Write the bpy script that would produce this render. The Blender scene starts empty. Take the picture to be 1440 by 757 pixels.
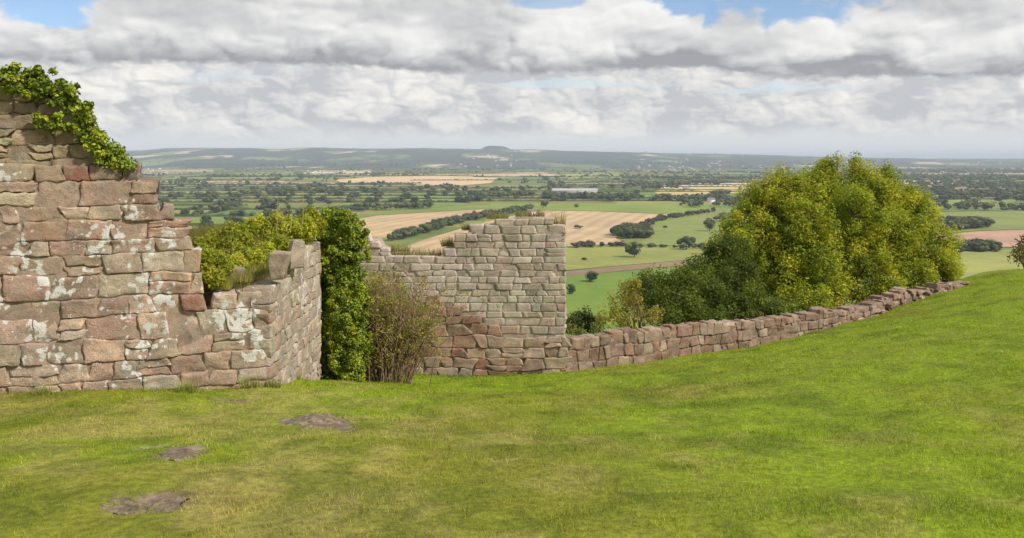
import bpy, math, random
import numpy as np
from mathutils import Vector

SC = bpy.context.scene
COL = SC.collection
RNG = np.random.default_rng(7)
random.seed(7)
F = 1247.0          # focal length in pixels of the 1440 px wide photograph
HZ = 222.0          # row of the horizon
H = 90.0            # eye height over the plain (eye at z = 0)

# ------------------------------------------------------------------ camera
cam = bpy.data.objects.new('camera', bpy.data.cameras.new('camera'))
COL.objects.link(cam)
cam.location = (0, 0, 0)
cam.rotation_euler = (math.radians(90), 0, 0)
cam.data.sensor_width = 36.0
cam.data.lens = F / 1440 * 36.0
cam.data.shift_y = -(378.5 - HZ) / 1440
cam.data.clip_start = 0.1
cam.data.clip_end = 120000
SC.camera = cam

# ------------------------------------------------------------------ view, sun, sky
SC.view_settings.view_transform = 'Standard'
SC.view_settings.look = 'None'
SC.view_settings.gamma = 1.0
SC.view_settings.exposure = 0.5
SC.cycles.max_bounces = 6
SC.cycles.diffuse_bounces = 3
SC.cycles.transparent_max_bounces = 6
SC.cycles.volume_bounces = 0
SC.cycles.use_denoising = True

SUN_AZ = math.radians(118)      # clockwise from +Y (view direction)
SUN_EL = math.radians(44)
sd = Vector((math.sin(SUN_AZ) * math.cos(SUN_EL), math.cos(SUN_AZ) * math.cos(SUN_EL), math.sin(SUN_EL)))
sun = bpy.data.objects.new('sun', bpy.data.lights.new('sun', 'SUN'))
COL.objects.link(sun)
sun.rotation_euler = sd.to_track_quat('Z', 'Y').to_euler()
sun.data.energy = 3.2
sun.data.angle = math.radians(4.0)
sun.data.color = (1.0, 0.94, 0.84)

world = bpy.data.worlds.new('World')
SC.world = world
world.use_nodes = True


class NT:
    """small helper that chains shader nodes"""
    def __init__(s, tree):
        s.t = tree
        s.n = tree.nodes
        s.l = tree.links

    def put(s, sock, v):
        if isinstance(v, bpy.types.NodeSocket):
            s.l.new(v, sock)
        elif v is not None:
            if hasattr(sock.default_value, '__len__') and not hasattr(v, '__len__'):
                v = (v,) * len(sock.default_value)
            if hasattr(v, '__len__') and len(sock.default_value) == 4 and len(v) == 3:
                v = (*v, 1)
            sock.default_value = v

    def m(s, op, a, b=None, c=None, clamp=False):
        n = s.n.new('ShaderNodeMath')
        n.operation = op
        n.use_clamp = clamp
        for i, v in enumerate((a, b, c)):
            if v is not None:
                s.put(n.inputs[i], v)
        return n.outputs[0]

    def add(s, a, b): return s.m('ADD', a, b)
    def sub(s, a, b): return s.m('SUBTRACT', a, b)
    def mul(s, a, b): return s.m('MULTIPLY', a, b)

    def ss(s, lo, hi, v):           # smoothstep
        n = s.n.new('ShaderNodeMapRange')
        n.interpolation_type = 'SMOOTHSTEP'
        s.put(n.inputs['Value'], v)
        s.put(n.inputs['From Min'], lo)
        s.put(n.inputs['From Max'], hi)
        return n.outputs[0]

    def xyz(s, x, y, z):
        n = s.n.new('ShaderNodeCombineXYZ')
        for i, v in enumerate((x, y, z)):
            s.put(n.inputs[i], v)
        return n.outputs[0]

    def noise(s, vec, scale=1.0, detail=6, rough=0.55, color=False, dist=0.0):
        n = s.n.new('ShaderNodeTexNoise')
        if vec is not None:
            s.l.new(vec, n.inputs['Vector'])
        n.inputs['Scale'].default_value = scale
        n.inputs['Detail'].default_value = detail
        n.inputs['Roughness'].default_value = rough
        n.inputs['Distortion'].default_value = dist
        return n.outputs[1 if color else 0]

    def mix(s, f, a, b, mode='MIX'):
        n = s.n.new('ShaderNodeMix')
        n.data_type = 'RGBA'
        n.blend_type = mode
        s.put(n.inputs[0], f)
        s.put(n.inputs[6], a)
        s.put(n.inputs[7], b)
        return n.outputs[2]

    def vor(s, vec, scale, feature='F1'):
        n = s.n.new('ShaderNodeTexVoronoi')
        n.feature = feature
        if vec is not None:
            s.l.new(vec, n.inputs['Vector'])
        n.inputs['Scale'].default_value = scale
        return n

    def vadd(s, a, b):
        n = s.n.new('ShaderNodeVectorMath')
        n.operation = 'ADD'
        s.put(n.inputs[0], a)
        s.put(n.inputs[1], b)
        return n.outputs[0]

    def vmul(s, a, b):
        n = s.n.new('ShaderNodeVectorMath')
        n.operation = 'MULTIPLY'
        s.put(n.inputs[0], a)
        s.put(n.inputs[1], b)
        return n.outputs[0]


def build_sky():
    w = NT(world.node_tree)
    for n in list(w.n):
        w.n.remove(n)
    out = w.n.new('ShaderNodeOutputWorld')
    bg = w.n.new('ShaderNodeBackground')
    w.l.new(bg.outputs[0], out.inputs[0])
    sky = w.n.new('ShaderNodeTexSky')
    sky.sky_type = 'NISHITA'
    sky.sun_disc = False
    sky.sun_elevation = SUN_EL
    sky.sun_rotation = SUN_AZ
    sky.air_density = 1.0
    sky.dust_density = 0.4
    sky.ozone_density = 2.0
    tc = w.n.new('ShaderNodeTexCoord')
    sep = w.n.new('ShaderNodeSeparateXYZ')
    w.l.new(tc.outputs['Generated'], sep.inputs[0])
    x, y, z = sep.outputs
    u = w.mul(w.m('ARCTAN2', x, y), 57.2958)
    v = w.mul(w.m('ARCSINE', z), 57.2958)

    def clamp(a): return w.m('MINIMUM', w.m('MAXIMUM', a, 0.0), 1.0)

    def n2d(vec, sc, detail, rough):
        n = w.n.new('ShaderNodeTexNoise')
        n.noise_dimensions = '2D'
        w.l.new(vec, n.inputs['Vector'])
        n.inputs['Scale'].default_value = sc
        n.inputs['Detail'].default_value = detail
        n.inputs['Roughness'].default_value = rough
        return n.outputs[0]

    def fld(du, dv, su, sv, seed, detail=5, rough=0.55):
        return n2d(w.xyz(w.add(w.mul(w.add(u, du), su), seed * 13.7), w.add(w.mul(w.add(v, dv), sv), seed * 5.3), 0.0), 1.0, detail, rough)

    def billow(du, dv, su, sv, seed):
        """rounded heads with creases between them, warped"""
        p = w.xyz(w.add(w.mul(w.add(u, du), su), seed * 13.7), w.add(w.mul(w.add(v, dv), sv), seed * 5.3), 0.0)
        wp = w.vadd(p, w.vmul(w.xyz(n2d(p, 1.1, 3, 0.5), n2d(w.vadd(p, (17, 9, 0)), 1.1, 3, 0.5), 0.0), (1.0, 1.0, 0)))
        r = None
        for sc, am in ((1.0, 0.62), (2.2, 0.28), (4.8, 0.085), (10.5, 0.03)):
            n = w.n.new('ShaderNodeTexVoronoi')
            n.voronoi_dimensions = '2D'
            n.feature = 'SMOOTH_F1' if sc < 3 else 'F1'
            if sc < 3:
                n.inputs['Smoothness'].default_value = 0.4
            w.l.new(wp, n.inputs['Vector'])
            n.inputs['Scale'].default_value = sc
            d_ = n.outputs['Distance']
            q = w.mul(w.sub(0.7, w.mul(d_, d_)), am)
            r = q if r is None else w.add(r, q)
        return r
    BS, BV = 0.24, 0.40
    b0 = billow(0, 0, BS, BV, 3.3)
    b1 = billow(0.30, 0.30, BS, BV, 3.3)
    nA = fld(0, 0, 0.11, 0.26, 7.7, 5)
    nF = fld(0, 0, 0.9, 1.7, 2.2, 6, 0.6)
    nL = fld(0, 0, 0.06, 0.02, 5.2, 2)
    # ---- big bank of cumulus with a flat grey base
    vb = w.add(w.add(5.55, w.mul(w.sub(nL, 0.5), 1.2)), w.mul(w.ss(11, 17, u), -0.85))
    t = w.sub(v, vb)
    edge = w.add(w.mul(w.sub(nF, 0.5), 0.7), w.mul(w.sub(nA, 0.5), 0.5))
    bank = w.ss(-0.15, 0.25, w.add(t, edge))

    def hole(u0, v0, a, b):
        du = w.m('DIVIDE', w.sub(u, u0), a)
        dv = w.m('DIVIDE', w.sub(v, v0), b)
        r2 = w.add(w.mul(du, du), w.mul(dv, dv))
        k = w.add(w.sub(1.0, r2), w.add(w.mul(w.sub(0.52, b0), 3.0), w.mul(w.sub(nF, 0.5), 0.8)))
        return w.mul(w.ss(-0.1, 0.7, k), 0.92)
    holes = w.m('MAXIMUM', hole(-29.5, 9.6, 6.5, 1.7), hole(17.0, 9.9, 7.2, 2.0))
    holes = w.m('MAXIMUM', holes, w.mul(0.75, hole(1.8, 10.0, 2.6, 0.5)))
    holes = w.m('MAXIMUM', holes, w.mul(w.ss(11.5, 14, v), w.ss(0.50, 0.42, nA)))
    light = w.mul(w.sub(b0, b1), 0.95)
    body = w.ss(-0.05, 2.1, w.add(t, w.add(w.mul(w.sub(nA, 0.5), 2.0), w.mul(w.sub(b0, 0.52), 2.2))))
    grey = w.mul(w.ss(0.48, 0.66, fld(9, 4, 0.085, 0.24, 11.0, 3)), 0.42)
    body = clamp(w.add(w.sub(w.mul(body, 0.86), grey), light))
    bank_col = w.mix(body, (0.275, 0.280, 0.300), (0.71, 0.705, 0.69))
    # ---- smaller rows of cloud farther off, below the bank
    LS, LV = 0.36, 0.66
    c0 = billow(20, 0, LS, LV, 9.1)
    c1 = billow(20.2, 0.16, LS, LV, 9.1)
    m2 = fld(0, 0, 0.14, 0.50, 21.0, 5, 0.5)
    low = clamp(w.add(w.add(w.add(0.36, w.mul(w.sub(m2, 0.5), 1.5)), w.mul(w.sub(c0, 0.52), 1.8)), w.mul(w.sub(c0, c1), 1.15)))
    low_col = w.mix(low, (0.42, 0.43, 0.45), (0.74, 0.715, 0.67))
    m3 = fld(0, 0, 0.09, 0.8, 33.0, 4)
    low_col = w.mix(w.mul(w.mul(w.ss(0.60, 0.70, m3), w.ss(2.6, 3.6, v)), 0.6), low_col, (0.50, 0.60, 0.66))
    haze_col = (0.56, 0.58, 0.585)
    low_col = w.mix(w.ss(2.3, 0.8, w.add(v, w.mul(w.sub(m2, 0.5), 2.0))), low_col, haze_col)
    # ---- blue sky
    s1 = w.mix(1.0, sky.outputs[0], (0.082, 0.090, 0.104), 'MULTIPLY')
    col = w.mix(bank, low_col, w.mix(holes, bank_col, s1))
    w.l.new(col, bg.inputs['Color'])
    bg.inputs['Strength'].default_value = 0.95


build_sky()
world.cycles.sampling_method = 'MANUAL'
world.cycles.sample_map_resolution = 512

# ------------------------------------------------------------------ numpy helpers
def _h(i, j, k):
    n = (i.astype(np.int64) * 374761393 + j.astype(np.int64) * 668265263 + k.astype(np.int64) * 2147483647 + 1013904223) & 0xFFFFFFFF
    n = ((n ^ (n >> 13)) * 1274126177) & 0xFFFFFFFF
    n = ((n ^ (n >> 16)) * 2246822519) & 0xFFFFFFFF
    return ((n ^ (n >> 15)) & 0xFFFFFF) / float(0xFFFFFF)


def vn(P):
    """value noise 0..1 at points P (N,3)"""
    P = np.asarray(P, float)
    I = np.floor(P)
    f = P - I
    f = f * f * (3 - 2 * f)
    i, j, k = I[..., 0], I[..., 1], I[..., 2]
    r = 0
    for a in (0, 1):
        wa = f[..., 0] if a else 1 - f[..., 0]
        for b in (0, 1):
            wb = f[..., 1] if b else 1 - f[..., 1]
            for c in (0, 1):
                wc = f[..., 2] if c else 1 - f[..., 2]
                r = r + wa * wb * wc * _h(i + a, j + b, k + c)
    return r


def fbm(P, o=4):
    P = np.asarray(P, float)
    r, a, t = 0, 0.5, 0
    for q in range(o):
        r = r + a * vn(P * (2 ** q) + 17.3 * q)
        t += a
        a *= 0.5
    return r / t


def fb2(x, y, s, o=4, seed=0.0):
    x = np.asarray(x, float)
    y = np.asarray(y, float)
    return fbm(np.stack([x * s, y * s, np.full_like(x, seed)], -1), o)


class MB:
    """collects vertices, quads, triangles and point colours"""
    def __init__(s):
        s.v, s.q, s.t, s.c, s.n = [], [], [], [], 0

    def add(s, v, quads=None, tris=None, col=(0.5, 0.5, 0.5)):
        v = np.asarray(v, float).reshape(-1, 3)
        if quads is not None and len(quads):
            s.q.append(np.asarray(quads, np.int64).reshape(-1, 4) + s.n)
        if tris is not None and len(tris):
            s.t.append(np.asarray(tris, np.int64).reshape(-1, 3) + s.n)
        c = np.asarray(col, float)
        if c.ndim == 1:
            c = np.repeat(c[None, :], len(v), 0)
        s.v.append(v)
        s.c.append(c[:, :3])
        s.n += len(v)

    def merge(s, o, R=None, T=(0, 0, 0), S=1.0, tint=1.0):
        V = np.concatenate(o.v) * S
        if R is not None:
            V = V @ R.T
        V = V + np.asarray(T)
        s.add(V, np.concatenate(o.q) if o.q else None, np.concatenate(o.t) if o.t else None,
              np.clip(np.concatenate(o.c) * tint, 0, 1))

    def mesh(s, name, mat, smooth=False):
        me = bpy.data.meshes.new(name)
        V = np.concatenate(s.v)
        C = np.concatenate(s.c)
        Q = np.concatenate(s.q) if s.q else np.zeros((0, 4), np.int64)
        T = np.concatenate(s.t) if s.t else np.zeros((0, 3), np.int64)
        me.vertices.add(len(V))
        me.vertices.foreach_set('co', V.astype(np.float32).ravel())
        nl = Q.size + T.size
        me.loops.add(nl)
        me.loops.foreach_set('vertex_index', np.concatenate([Q.ravel(), T.ravel()]).astype(np.int32))
        me.polygons.add(len(Q) + len(T))
        st = np.concatenate([np.arange(len(Q)) * 4, Q.size + np.arange(len(T)) * 3])
        me.polygons.foreach_set('loop_start', st.astype(np.int32))
        if smooth:
            me.polygons.foreach_set('use_smooth', np.ones(len(Q) + len(T), bool))
        a = me.color_attributes.new('col', 'FLOAT_COLOR', 'POINT')
        a.data.foreach_set('color', np.concatenate([C, np.ones((len(C), 1))], 1).astype(np.float32).ravel())
        me.materials.append(mat)
        me.update(calc_edges=True)
        return me

    def build(s, name, mat, parent=None, smooth=False, loc=None):
        if loc is not None:
            for i in range(len(s.v)):
                s.v[i] = s.v[i] - np.asarray(loc)
        o = bpy.data.objects.new(name, s.mesh(name, mat, smooth))
        COL.objects.link(o)
        if parent is not None:
            o.parent = parent
            if loc is None:
                o.matrix_parent_inverse = parent.matrix_basis.inverted()
        elif loc is not None:
            o.location = loc
        return o


def tag(o, label=None, cat=None, group=None, kind=None):
    if label:
        o['label'] = label
    if cat:
        o['category'] = cat
    if group:
        o['group'] = group
    if kind:
        o['kind'] = kind
    return o


def empty(name, loc, label, cat, group=None):
    o = bpy.data.objects.new(name, None)
    COL.objects.link(o)
    o.location = loc
    o.empty_display_size = 0.2
    return tag(o, label, cat, group)


def at(px, py, Y):
    return np.array([(px - 720) / F * Y, Y, (HZ - py) / F * Y])


def plain(px, py):
    Y = H * F / (py - HZ)
    return np.array([(px - 720) / F * Y, Y, -H])


def grid_faces(nu, nv):
    i, j = np.meshgrid(np.arange(nu - 1), np.arange(nv - 1), indexing='ij')
    a = (i * nv + j).ravel()
    return np.stack([a, a + nv, a + nv + 1, a + 1], 1)


def tube(mb, pts, rad, sides=6, col=(0.1, 0.08, 0.06)):
    pts = np.asarray(pts, float)
    rad = np.asarray(rad, float)
    n = len(pts)
    d = np.gradient(pts, axis=0)
    d /= np.linalg.norm(d, axis=1)[:, None] + 1e-9
    ref = np.where(np.abs(d[:, 2:3]) > 0.9, np.array([[1.0, 0, 0]]), np.array([[0, 0, 1.0]]))
    a = np.cross(d, ref)
    a /= np.linalg.norm(a, axis=1)[:, None] + 1e-9
    b = np.cross(d, a)
    th = np.arange(sides) * 2 * math.pi / sides
    V = pts[:, None, :] + rad[:, None, None] * (a[:, None, :] * np.cos(th)[None, :, None] + b[:, None, :] * np.sin(th)[None, :, None])
    i, j = np.meshgrid(np.arange(n - 1), np.arange(sides), indexing='ij')
    k = (j + 1) % sides
    q = np.stack([i * sides + j, i * sides + k, (i + 1) * sides + k, (i + 1) * sides + j], -1).reshape(-1, 4)
    mb.add(V.reshape(-1, 3), q, None, col)


def leaf_quads(mb, C, size, col, up=0.5, aspect=0.6, out=None, rng=RNG):
    """one folded diamond leaf per centre"""
    n = len(C)
    size = np.broadcast_to(np.asarray(size, float), (n,))
    nr = rng.normal(size=(n, 3))
    nr[:, 2] += up * 2
    if out is not None:
        nr += out * 1.2
    nr /= np.linalg.norm(nr, axis=1)[:, None]
    a = np.cross(nr, rng.normal(size=(n, 3)))
    a /= np.linalg.norm(a, axis=1)[:, None] + 1e-9
    b = np.cross(nr, a)
    L = size[:, None]
    W = L * aspect
    V = np.stack([C - a * L * 0.5, C + b * W * 0.5 + nr * L * 0.12, C + a * L * 0.5, C - b * W * 0.5 + nr * L * 0.12], 1).reshape(-1, 3)
    q = np.arange(n * 4).reshape(-1, 4)
    col = np.asarray(col, float)
    if col.ndim == 2:
        col = np.repeat(col, 4, 0)
    mb.add(V, q, None, col)


# ------------------------------------------------------------------ materials
def new_mat(name):
    m = bpy.data.materials.new(name)
    m.use_nodes = True
    t = NT(m.node_tree)
    b = next(n for n in t.n if n.type == 'BSDF_PRINCIPLED')
    b.inputs['Roughness'].default_value = 0.9
    b.inputs['Specular IOR Level'].default_value = 0.2
    return m, t, b


def attr(t):
    n = t.n.new('ShaderNodeVertexColor')
    n.layer_name = 'col'
    return n.outputs[0]


def pos(t):
    return t.n.new('ShaderNodeNewGeometry').outputs['Position']


def stone_material(name, lichen=0.5, bump=0.5, grime=0.5, scale=1.0, lz=0.535, wash=0.0, washc=(0.5, 0.43, 0.36)):
    m, t, b = new_mat(name)
    p = pos(t)
    n1 = t.noise(p, 3.2 * scale, 8, 0.62)
    n2 = t.noise(p, 16 * scale, 6, 0.65)
    n3 = t.noise(p, 48 * scale, 5, 0.7)
    c = attr(t)
    c = t.mix(t.ss(0.35, 0.7, n1), t.mix(1.0, c, (0.72, 0.70, 0.68), 'MULTIPLY'), t.mix(1.0, c, (1.16, 1.12, 1.06), 'MULTIPLY'))
    c = t.mix(t.mul(t.ss(0.50, 0.34, n3), 0.45), c, t.mix(1.0, c, (0.66, 0.62, 0.58), 'MULTIPLY'))
    c = t.mix(t.mul(t.ss(0.52, 0.68, n2), 0.55), c, t.mix(1.0, c, (0.62, 0.58, 0.54), 'MULTIPLY'))
    c = t.mix(t.mul(t.ss(0.48, 0.62, t.noise(t.vadd(p, (7, 3, 1)), 5.5 * scale, 6, 0.6)), 0.45), c, (0.30, 0.27, 0.21))
    if wash:
        c = t.mix(t.mul(t.ss(0.40, 0.62, t.noise(t.vadd(p, (9, 19, 4)), 0.55, 6, 0.6)), wash), c, washc)
    # dark biological crust
    c = t.mix(t.mul(t.ss(0.57, 0.70, t.noise(t.vadd(p, (31, 5, 9)), 2.3 * scale, 9, 0.7)), grime), c, (0.10, 0.09, 0.075))
    # grey-green crust
    c = t.mix(t.mul(t.ss(0.55, 0.66, t.noise(t.vadd(p, (3, 55, 19)), 2.9 * scale, 8, 0.66)), 0.4 * grime), c, (0.20, 0.20, 0.12))
    if lichen > 0:
        pw = t.vadd(p, t.vmul(t.noise(p, 9, 3, 0.5, color=True), (0.07, 0.07, 0.07)))
        v = t.vor(pw, 12.0, 'SMOOTH_F1')
        blob = t.sub(0.46, v.outputs['Distance'])
        zone = t.sub(t.noise(t.vadd(p, (13, 77, 3)), 2.1, 4, 0.6), lz)
        k = t.add(t.add(t.mul(blob, 0.85), t.mul(zone, 2.6)), t.mul(t.sub(n3, 0.5), 0.30))
        sepz = t.n.new('ShaderNodeSeparateXYZ')
        t.l.new(p, sepz.inputs[0])
        hgt = t.mul(t.ss(-3.2, -2.5, sepz.outputs[2]), t.ss(-0.55, -1.1, sepz.outputs[2]))
        k = t.add(k, t.mul(t.sub(hgt, 1.0), 0.28))
        c = t.mix(t.mul(t.ss(0.02, 0.12, k), lichen), c, t.mix(n2, (0.50, 0.48, 0.43), (0.72, 0.70, 0.65)))
        sp = t.vor(t.vadd(p, (1, 2, 3)), 34, 'F1')
        spk = t.mul(t.ss(0.30, 0.18, sp.outputs['Distance']), t.ss(0.53, 0.62, t.noise(t.vadd(p, (41, 7, 3)), 1.9, 4, 0.6)))
        c = t.mix(t.mul(spk, lichen * 0.8), c, (0.62, 0.60, 0.55))
    t.l.new(c, b.inputs['Base Color'])
    bp = t.n.new('ShaderNodeBump')
    bp.inputs['Strength'].default_value = bump
    bp.inputs['Distance'].default_value = 0.03 / scale
    t.l.new(t.add(t.add(t.mul(n1, 0.6), t.mul(n2, 0.9)), t.mul(n3, 0.55)), bp.inputs['Height'])
    t.l.new(bp.outputs[0], b.inputs['Normal'])
    return m


def leaf_material(name, trans=0.35, var=0.25, scale=2.0):
    m, t, b = new_mat(name)
    c = attr(t)
    n = t.noise(pos(t), scale, 3)
    c = t.mix(t.ss(0.3, 0.7, n), t.mix(1.0, c, (1 - var,) * 3, 'MULTIPLY'), t.mix(1.0, c, (1 + var,) * 3, 'MULTIPLY'))
    t.l.new(c, b.inputs['Base Color'])
    b.inputs['Roughness'].default_value = 0.6
    b.inputs['Specular IOR Level'].default_value = 0.25
    if trans > 0:
        tr = t.n.new('ShaderNodeBsdfTranslucent')
        t.l.new(c, tr.inputs[0])
        mx = t.n.new('ShaderNodeMixShader')
        mx.inputs[0].default_value = trans
        t.l.new(b.outputs[0], mx.inputs[1])
        t.l.new(tr.outputs[0], mx.inputs[2])
        out = next(n for n in t.n if n.type == 'OUTPUT_MATERIAL')
        t.l.new(mx.outputs[0], out.inputs[0])
    return m


def plain_attr_material(name, nscale=8.0, var=0.2, rough=0.9, bump=0.0):
    m, t, b = new_mat(name)
    n = t.noise(pos(t), nscale, 6, 0.6)
    c = attr(t)
    c = t.mix(t.ss(0.3, 0.7, n), t.mix(1.0, c, (1 - var,) * 3, 'MULTIPLY'), t.mix(1.0, c, (1 + var,) * 3, 'MULTIPLY'))
    t.l.new(c, b.inputs['Base Color'])
    b.inputs['Roughness'].default_value = rough
    if bump:
        bp = t.n.new('ShaderNodeBump')
        bp.inputs['Strength'].default_value = bump
        bp.inputs['Distance'].default_value = 0.05
        t.l.new(n, bp.inputs['Height'])
        t.l.new(bp.outputs[0], b.inputs['Normal'])
    return m


M_WALL = stone_material('lichened_sandstone', 0.95, 0.8, 0.55)
M_RETURN = stone_material('return_sandstone', 0.8, 0.8, 0.6, 1.0, 0.60, 0.25)
M_RUBBLE = stone_material('rubble_sandstone', 0.0, 0.8, 0.6)
M_ASH = stone_material('tower_sandstone', 0.0, 0.6, 0.3, 0.8, 0.56, 0.7, (0.55, 0.46, 0.375))
M_RED = stone_material('red_sandstone', 0.0, 0.6, 0.5, 0.9)
M_MORTAR = stone_material('old_mortar', 0.0, 0.8, 0.6, 1.6)
M_LEAF = leaf_material('leaf', 0.45, 0.2, 0.9)
M_IVY = leaf_material('ivy_leaf', 0.2, 0.25, 2.5)
M_GRASS = leaf_material('grass_blade', 0.3, 0.15, 3.0)
M_BARK = plain_attr_material('bark', 14.0, 0.35, 0.95, 0.4)
M_GROUND = plain_attr_material('turf', 14.0, 0.3, 0.95, 0.6)
M_EARTH = plain_attr_material('bare_earth', 18.0, 0.4, 0.95, 0.8)
M_FAR = plain_attr_material('far_foliage', 0.25, 0.3, 0.9)
M_HOUSE = plain_attr_material('house_wall', 0.5, 0.08, 0.9)


def field_material(name, stripes=0.0, ang=0.0):
    m, t, b = new_mat(name)
    p = pos(t)
    c = attr(t)
    n = t.noise(p, 0.012, 5, 0.6)
    n2 = t.noise(p, 0.08, 5, 0.65)
    c = t.mix(t.ss(0.3, 0.7, n), t.mix(1.0, c, (0.86, 0.88, 0.9), 'MULTIPLY'), t.mix(1.0, c, (1.14, 1.1, 1.05), 'MULTIPLY'))
    c = t.mix(t.ss(0.35, 0.7, n2), t.mix(1.0, c, (0.93, 0.93, 0.93), 'MULTIPLY'), t.mix(1.0, c, (1.07, 1.06, 1.05), 'MULTIPLY'))
    if stripes:
        mp = t.n.new('ShaderNodeMapping')
        mp.inputs['Rotation'].default_value[2] = ang
        t.l.new(p, mp.inputs[0])
        w = t.n.new('ShaderNodeTexWave')
        w.inputs['Scale'].default_value = 0.014
        w.inputs['Distortion'].default_value = 3.0
        w.inputs['Detail'].default_value = 2.0
        w.inputs['Detail Scale'].default_value = 0.3
        t.l.new(mp.outputs[0], w.inputs[0])
        c = t.mix(t.mul(t.ss(0.35, 0.85, w.outputs[1]), stripes), c, t.mix(1.0, c, (0.74, 0.70, 0.66), 'MULTIPLY'))
    t.l.new(c, b.inputs['Base Color'])
    return m


M_FIELD = field_material('field')
M_STUBBLE = field_material('stubble', 0.55, 0.25)

# ------------------------------------------------------------------ near ground
CTRL = [  # photo column, photo row, distance
    (0, 757, 5.2), (360, 757, 5.1), (720, 757, 5.0), (1080, 757, 5.0), (1440, 757, 5.0),
    (0, 650, 7.4), (0, 600, 9.3), (0, 560, 11.3), (150, 553, 11.7), (300, 550, 12.2), (380, 543, 12.7), (450, 532, 16),
    (360, 640, 7.6), (360, 590, 9.9), (500, 539, 16.6), (580, 535, 19.6), (640, 530, 22), (780, 524, 22), (830, 517, 22.3), (960, 502, 23.5),
    (1100, 477, 25), (1200, 453, 27), (1300, 418, 29.5), (1350, 403, 31), (1440, 379, 32),
    (720, 650, 7.4), (720, 600, 10), (720, 560, 14.5), (1080, 650, 7.4), (1080, 560, 12.5), (1080, 510, 18),
    (1440, 650, 7.6), (1440, 560, 11), (1440, 480, 16), (1440, 424, 23), (1440, 398, 28), (1400, 392, 31),
]
_P = [at(*c) for c in CTRL] + [np.array(p, float) for p in
      [(-6, -7, -1.1), (0, -7, -1.0), (6, -7, -1.0), (0, 0, -1.62), (-14, 10, -2.7), (-14, 0, -1.9), (24, 33, -4.6), (24, 24, -3.9), (24, 14, -2.9), (14, 0, -1.6)]]
_P = np.array(_P)


def _tps(r2):
    return np.where(r2 > 1e-9, 0.5 * r2 * np.log(np.maximum(r2, 1e-9)), 0.0)


_n = len(_P)
_A = np.zeros((_n + 3, _n + 3))
_A[:_n, :_n] = _tps(((_P[:, None, :2] - _P[None, :, :2]) ** 2).sum(-1)) + np.eye(_n) * 0.15
_A[:_n, _n] = 1
_A[:_n, _n + 1:] = _P[:, :2]
_A[_n, :_n] = 1
_A[_n + 1:, :_n] = _P[:, :2].T
_W = np.linalg.solve(_A, np.concatenate([_P[:, 2], np.zeros(3)]))
EDGE = np.array([(-60, 17), (-5, 17.6), (-3.3, 20), (-2.6, 22.3), (1.4, 23.0), (5.4, 24.4), (7.6, 25.9), (10.4, 27.9), (13.7, 30.5), (15.7, 32), (18.5, 33), (32, 36), (90, 44)])


def ground_z(x, y):
    x = np.asarray(x, float)
    y = np.asarray(y, float)
    ye = np.interp(x, EDGE[:, 0], EDGE[:, 1])
    yc = np.minimum(y, ye)
    xc = np.clip(x, -16, 26)
    yc2 = np.maximum(yc, -7)
    sh = xc.shape
    q = np.stack([xc.ravel(), yc2.ravel()], 1)
    z = np.zeros(len(q))
    for s in range(0, len(q), 20000):
        e = q[s:s + 20000]
        z[s:s + 20000] = _tps(((e[:, None, :] - _P[None, :, :2]) ** 2).sum(-1)) @ _W[:_n] + _W[_n] + e @ _W[_n + 1:]
    z = z.reshape(sh)
    z = z + np.where(x > 26, (x - 26) * 0.05, 0) - np.where(x < -16, (-16 - x) * 0.08, 0) + np.where(y < -7, (-7 - y) * 0.1, 0)
    d = np.maximum(y - ye, 0)
    z = z - 0.62 * d * d / (d + 2.0)
    return np.maximum(z, -H - 1)


PATCH = [  # bare rock patches: photo column, row, half width and half depth (m), angle
    (452, 594, 0.34, 0.62, 0.2), (487, 603, 0.12, 0.26, 0.0), (255, 641, 0.19, 0.38, 0.1), (218, 631, 0.16, 0.17, -0.4), (207, 706, 0.28, 0.30, -0.25), (205, 712, 0.13, 0.15, -0.2), (325, 561, 0.3, 0.14, 0.0)]


def hit_ground(px, py):
    Y = np.linspace(3, 34, 3000)
    zz = ground_z((px - 720) / F * Y, Y)
    i = np.argmax((HZ - py) / F * Y < zz)
    return np.array([(px - 720) / F * Y[i], Y[i], zz[i]])


PATCH_W = []
for (a, b_, rx, ry, an) in PATCH:
    g = hit_ground(a, b_)
    PATCH_W.append((g[0], g[1], rx, ry, an))


def bare(x, y):
    """0..1 how bare the ground is"""
    r = np.zeros_like(x)
    e = (fb2(x, y, 5.0, 4, 4.2) - 0.5) * 2.2 + (fb2(x, y, 1.6, 2, 8.2) - 0.5) * 0.8
    for (cx, cy, rx, ry, an) in PATCH_W:
        dx, dy = x - cx, y - cy
        c, s = math.cos(an), math.sin(an)
        q = ((dx * c + dy * s) / rx) ** 2 + ((-dx * s + dy * c) / ry) ** 2
        r = np.maximum(r, np.clip((1.15 - q + e) * 1.6, 0, 1))
    return r


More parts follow.
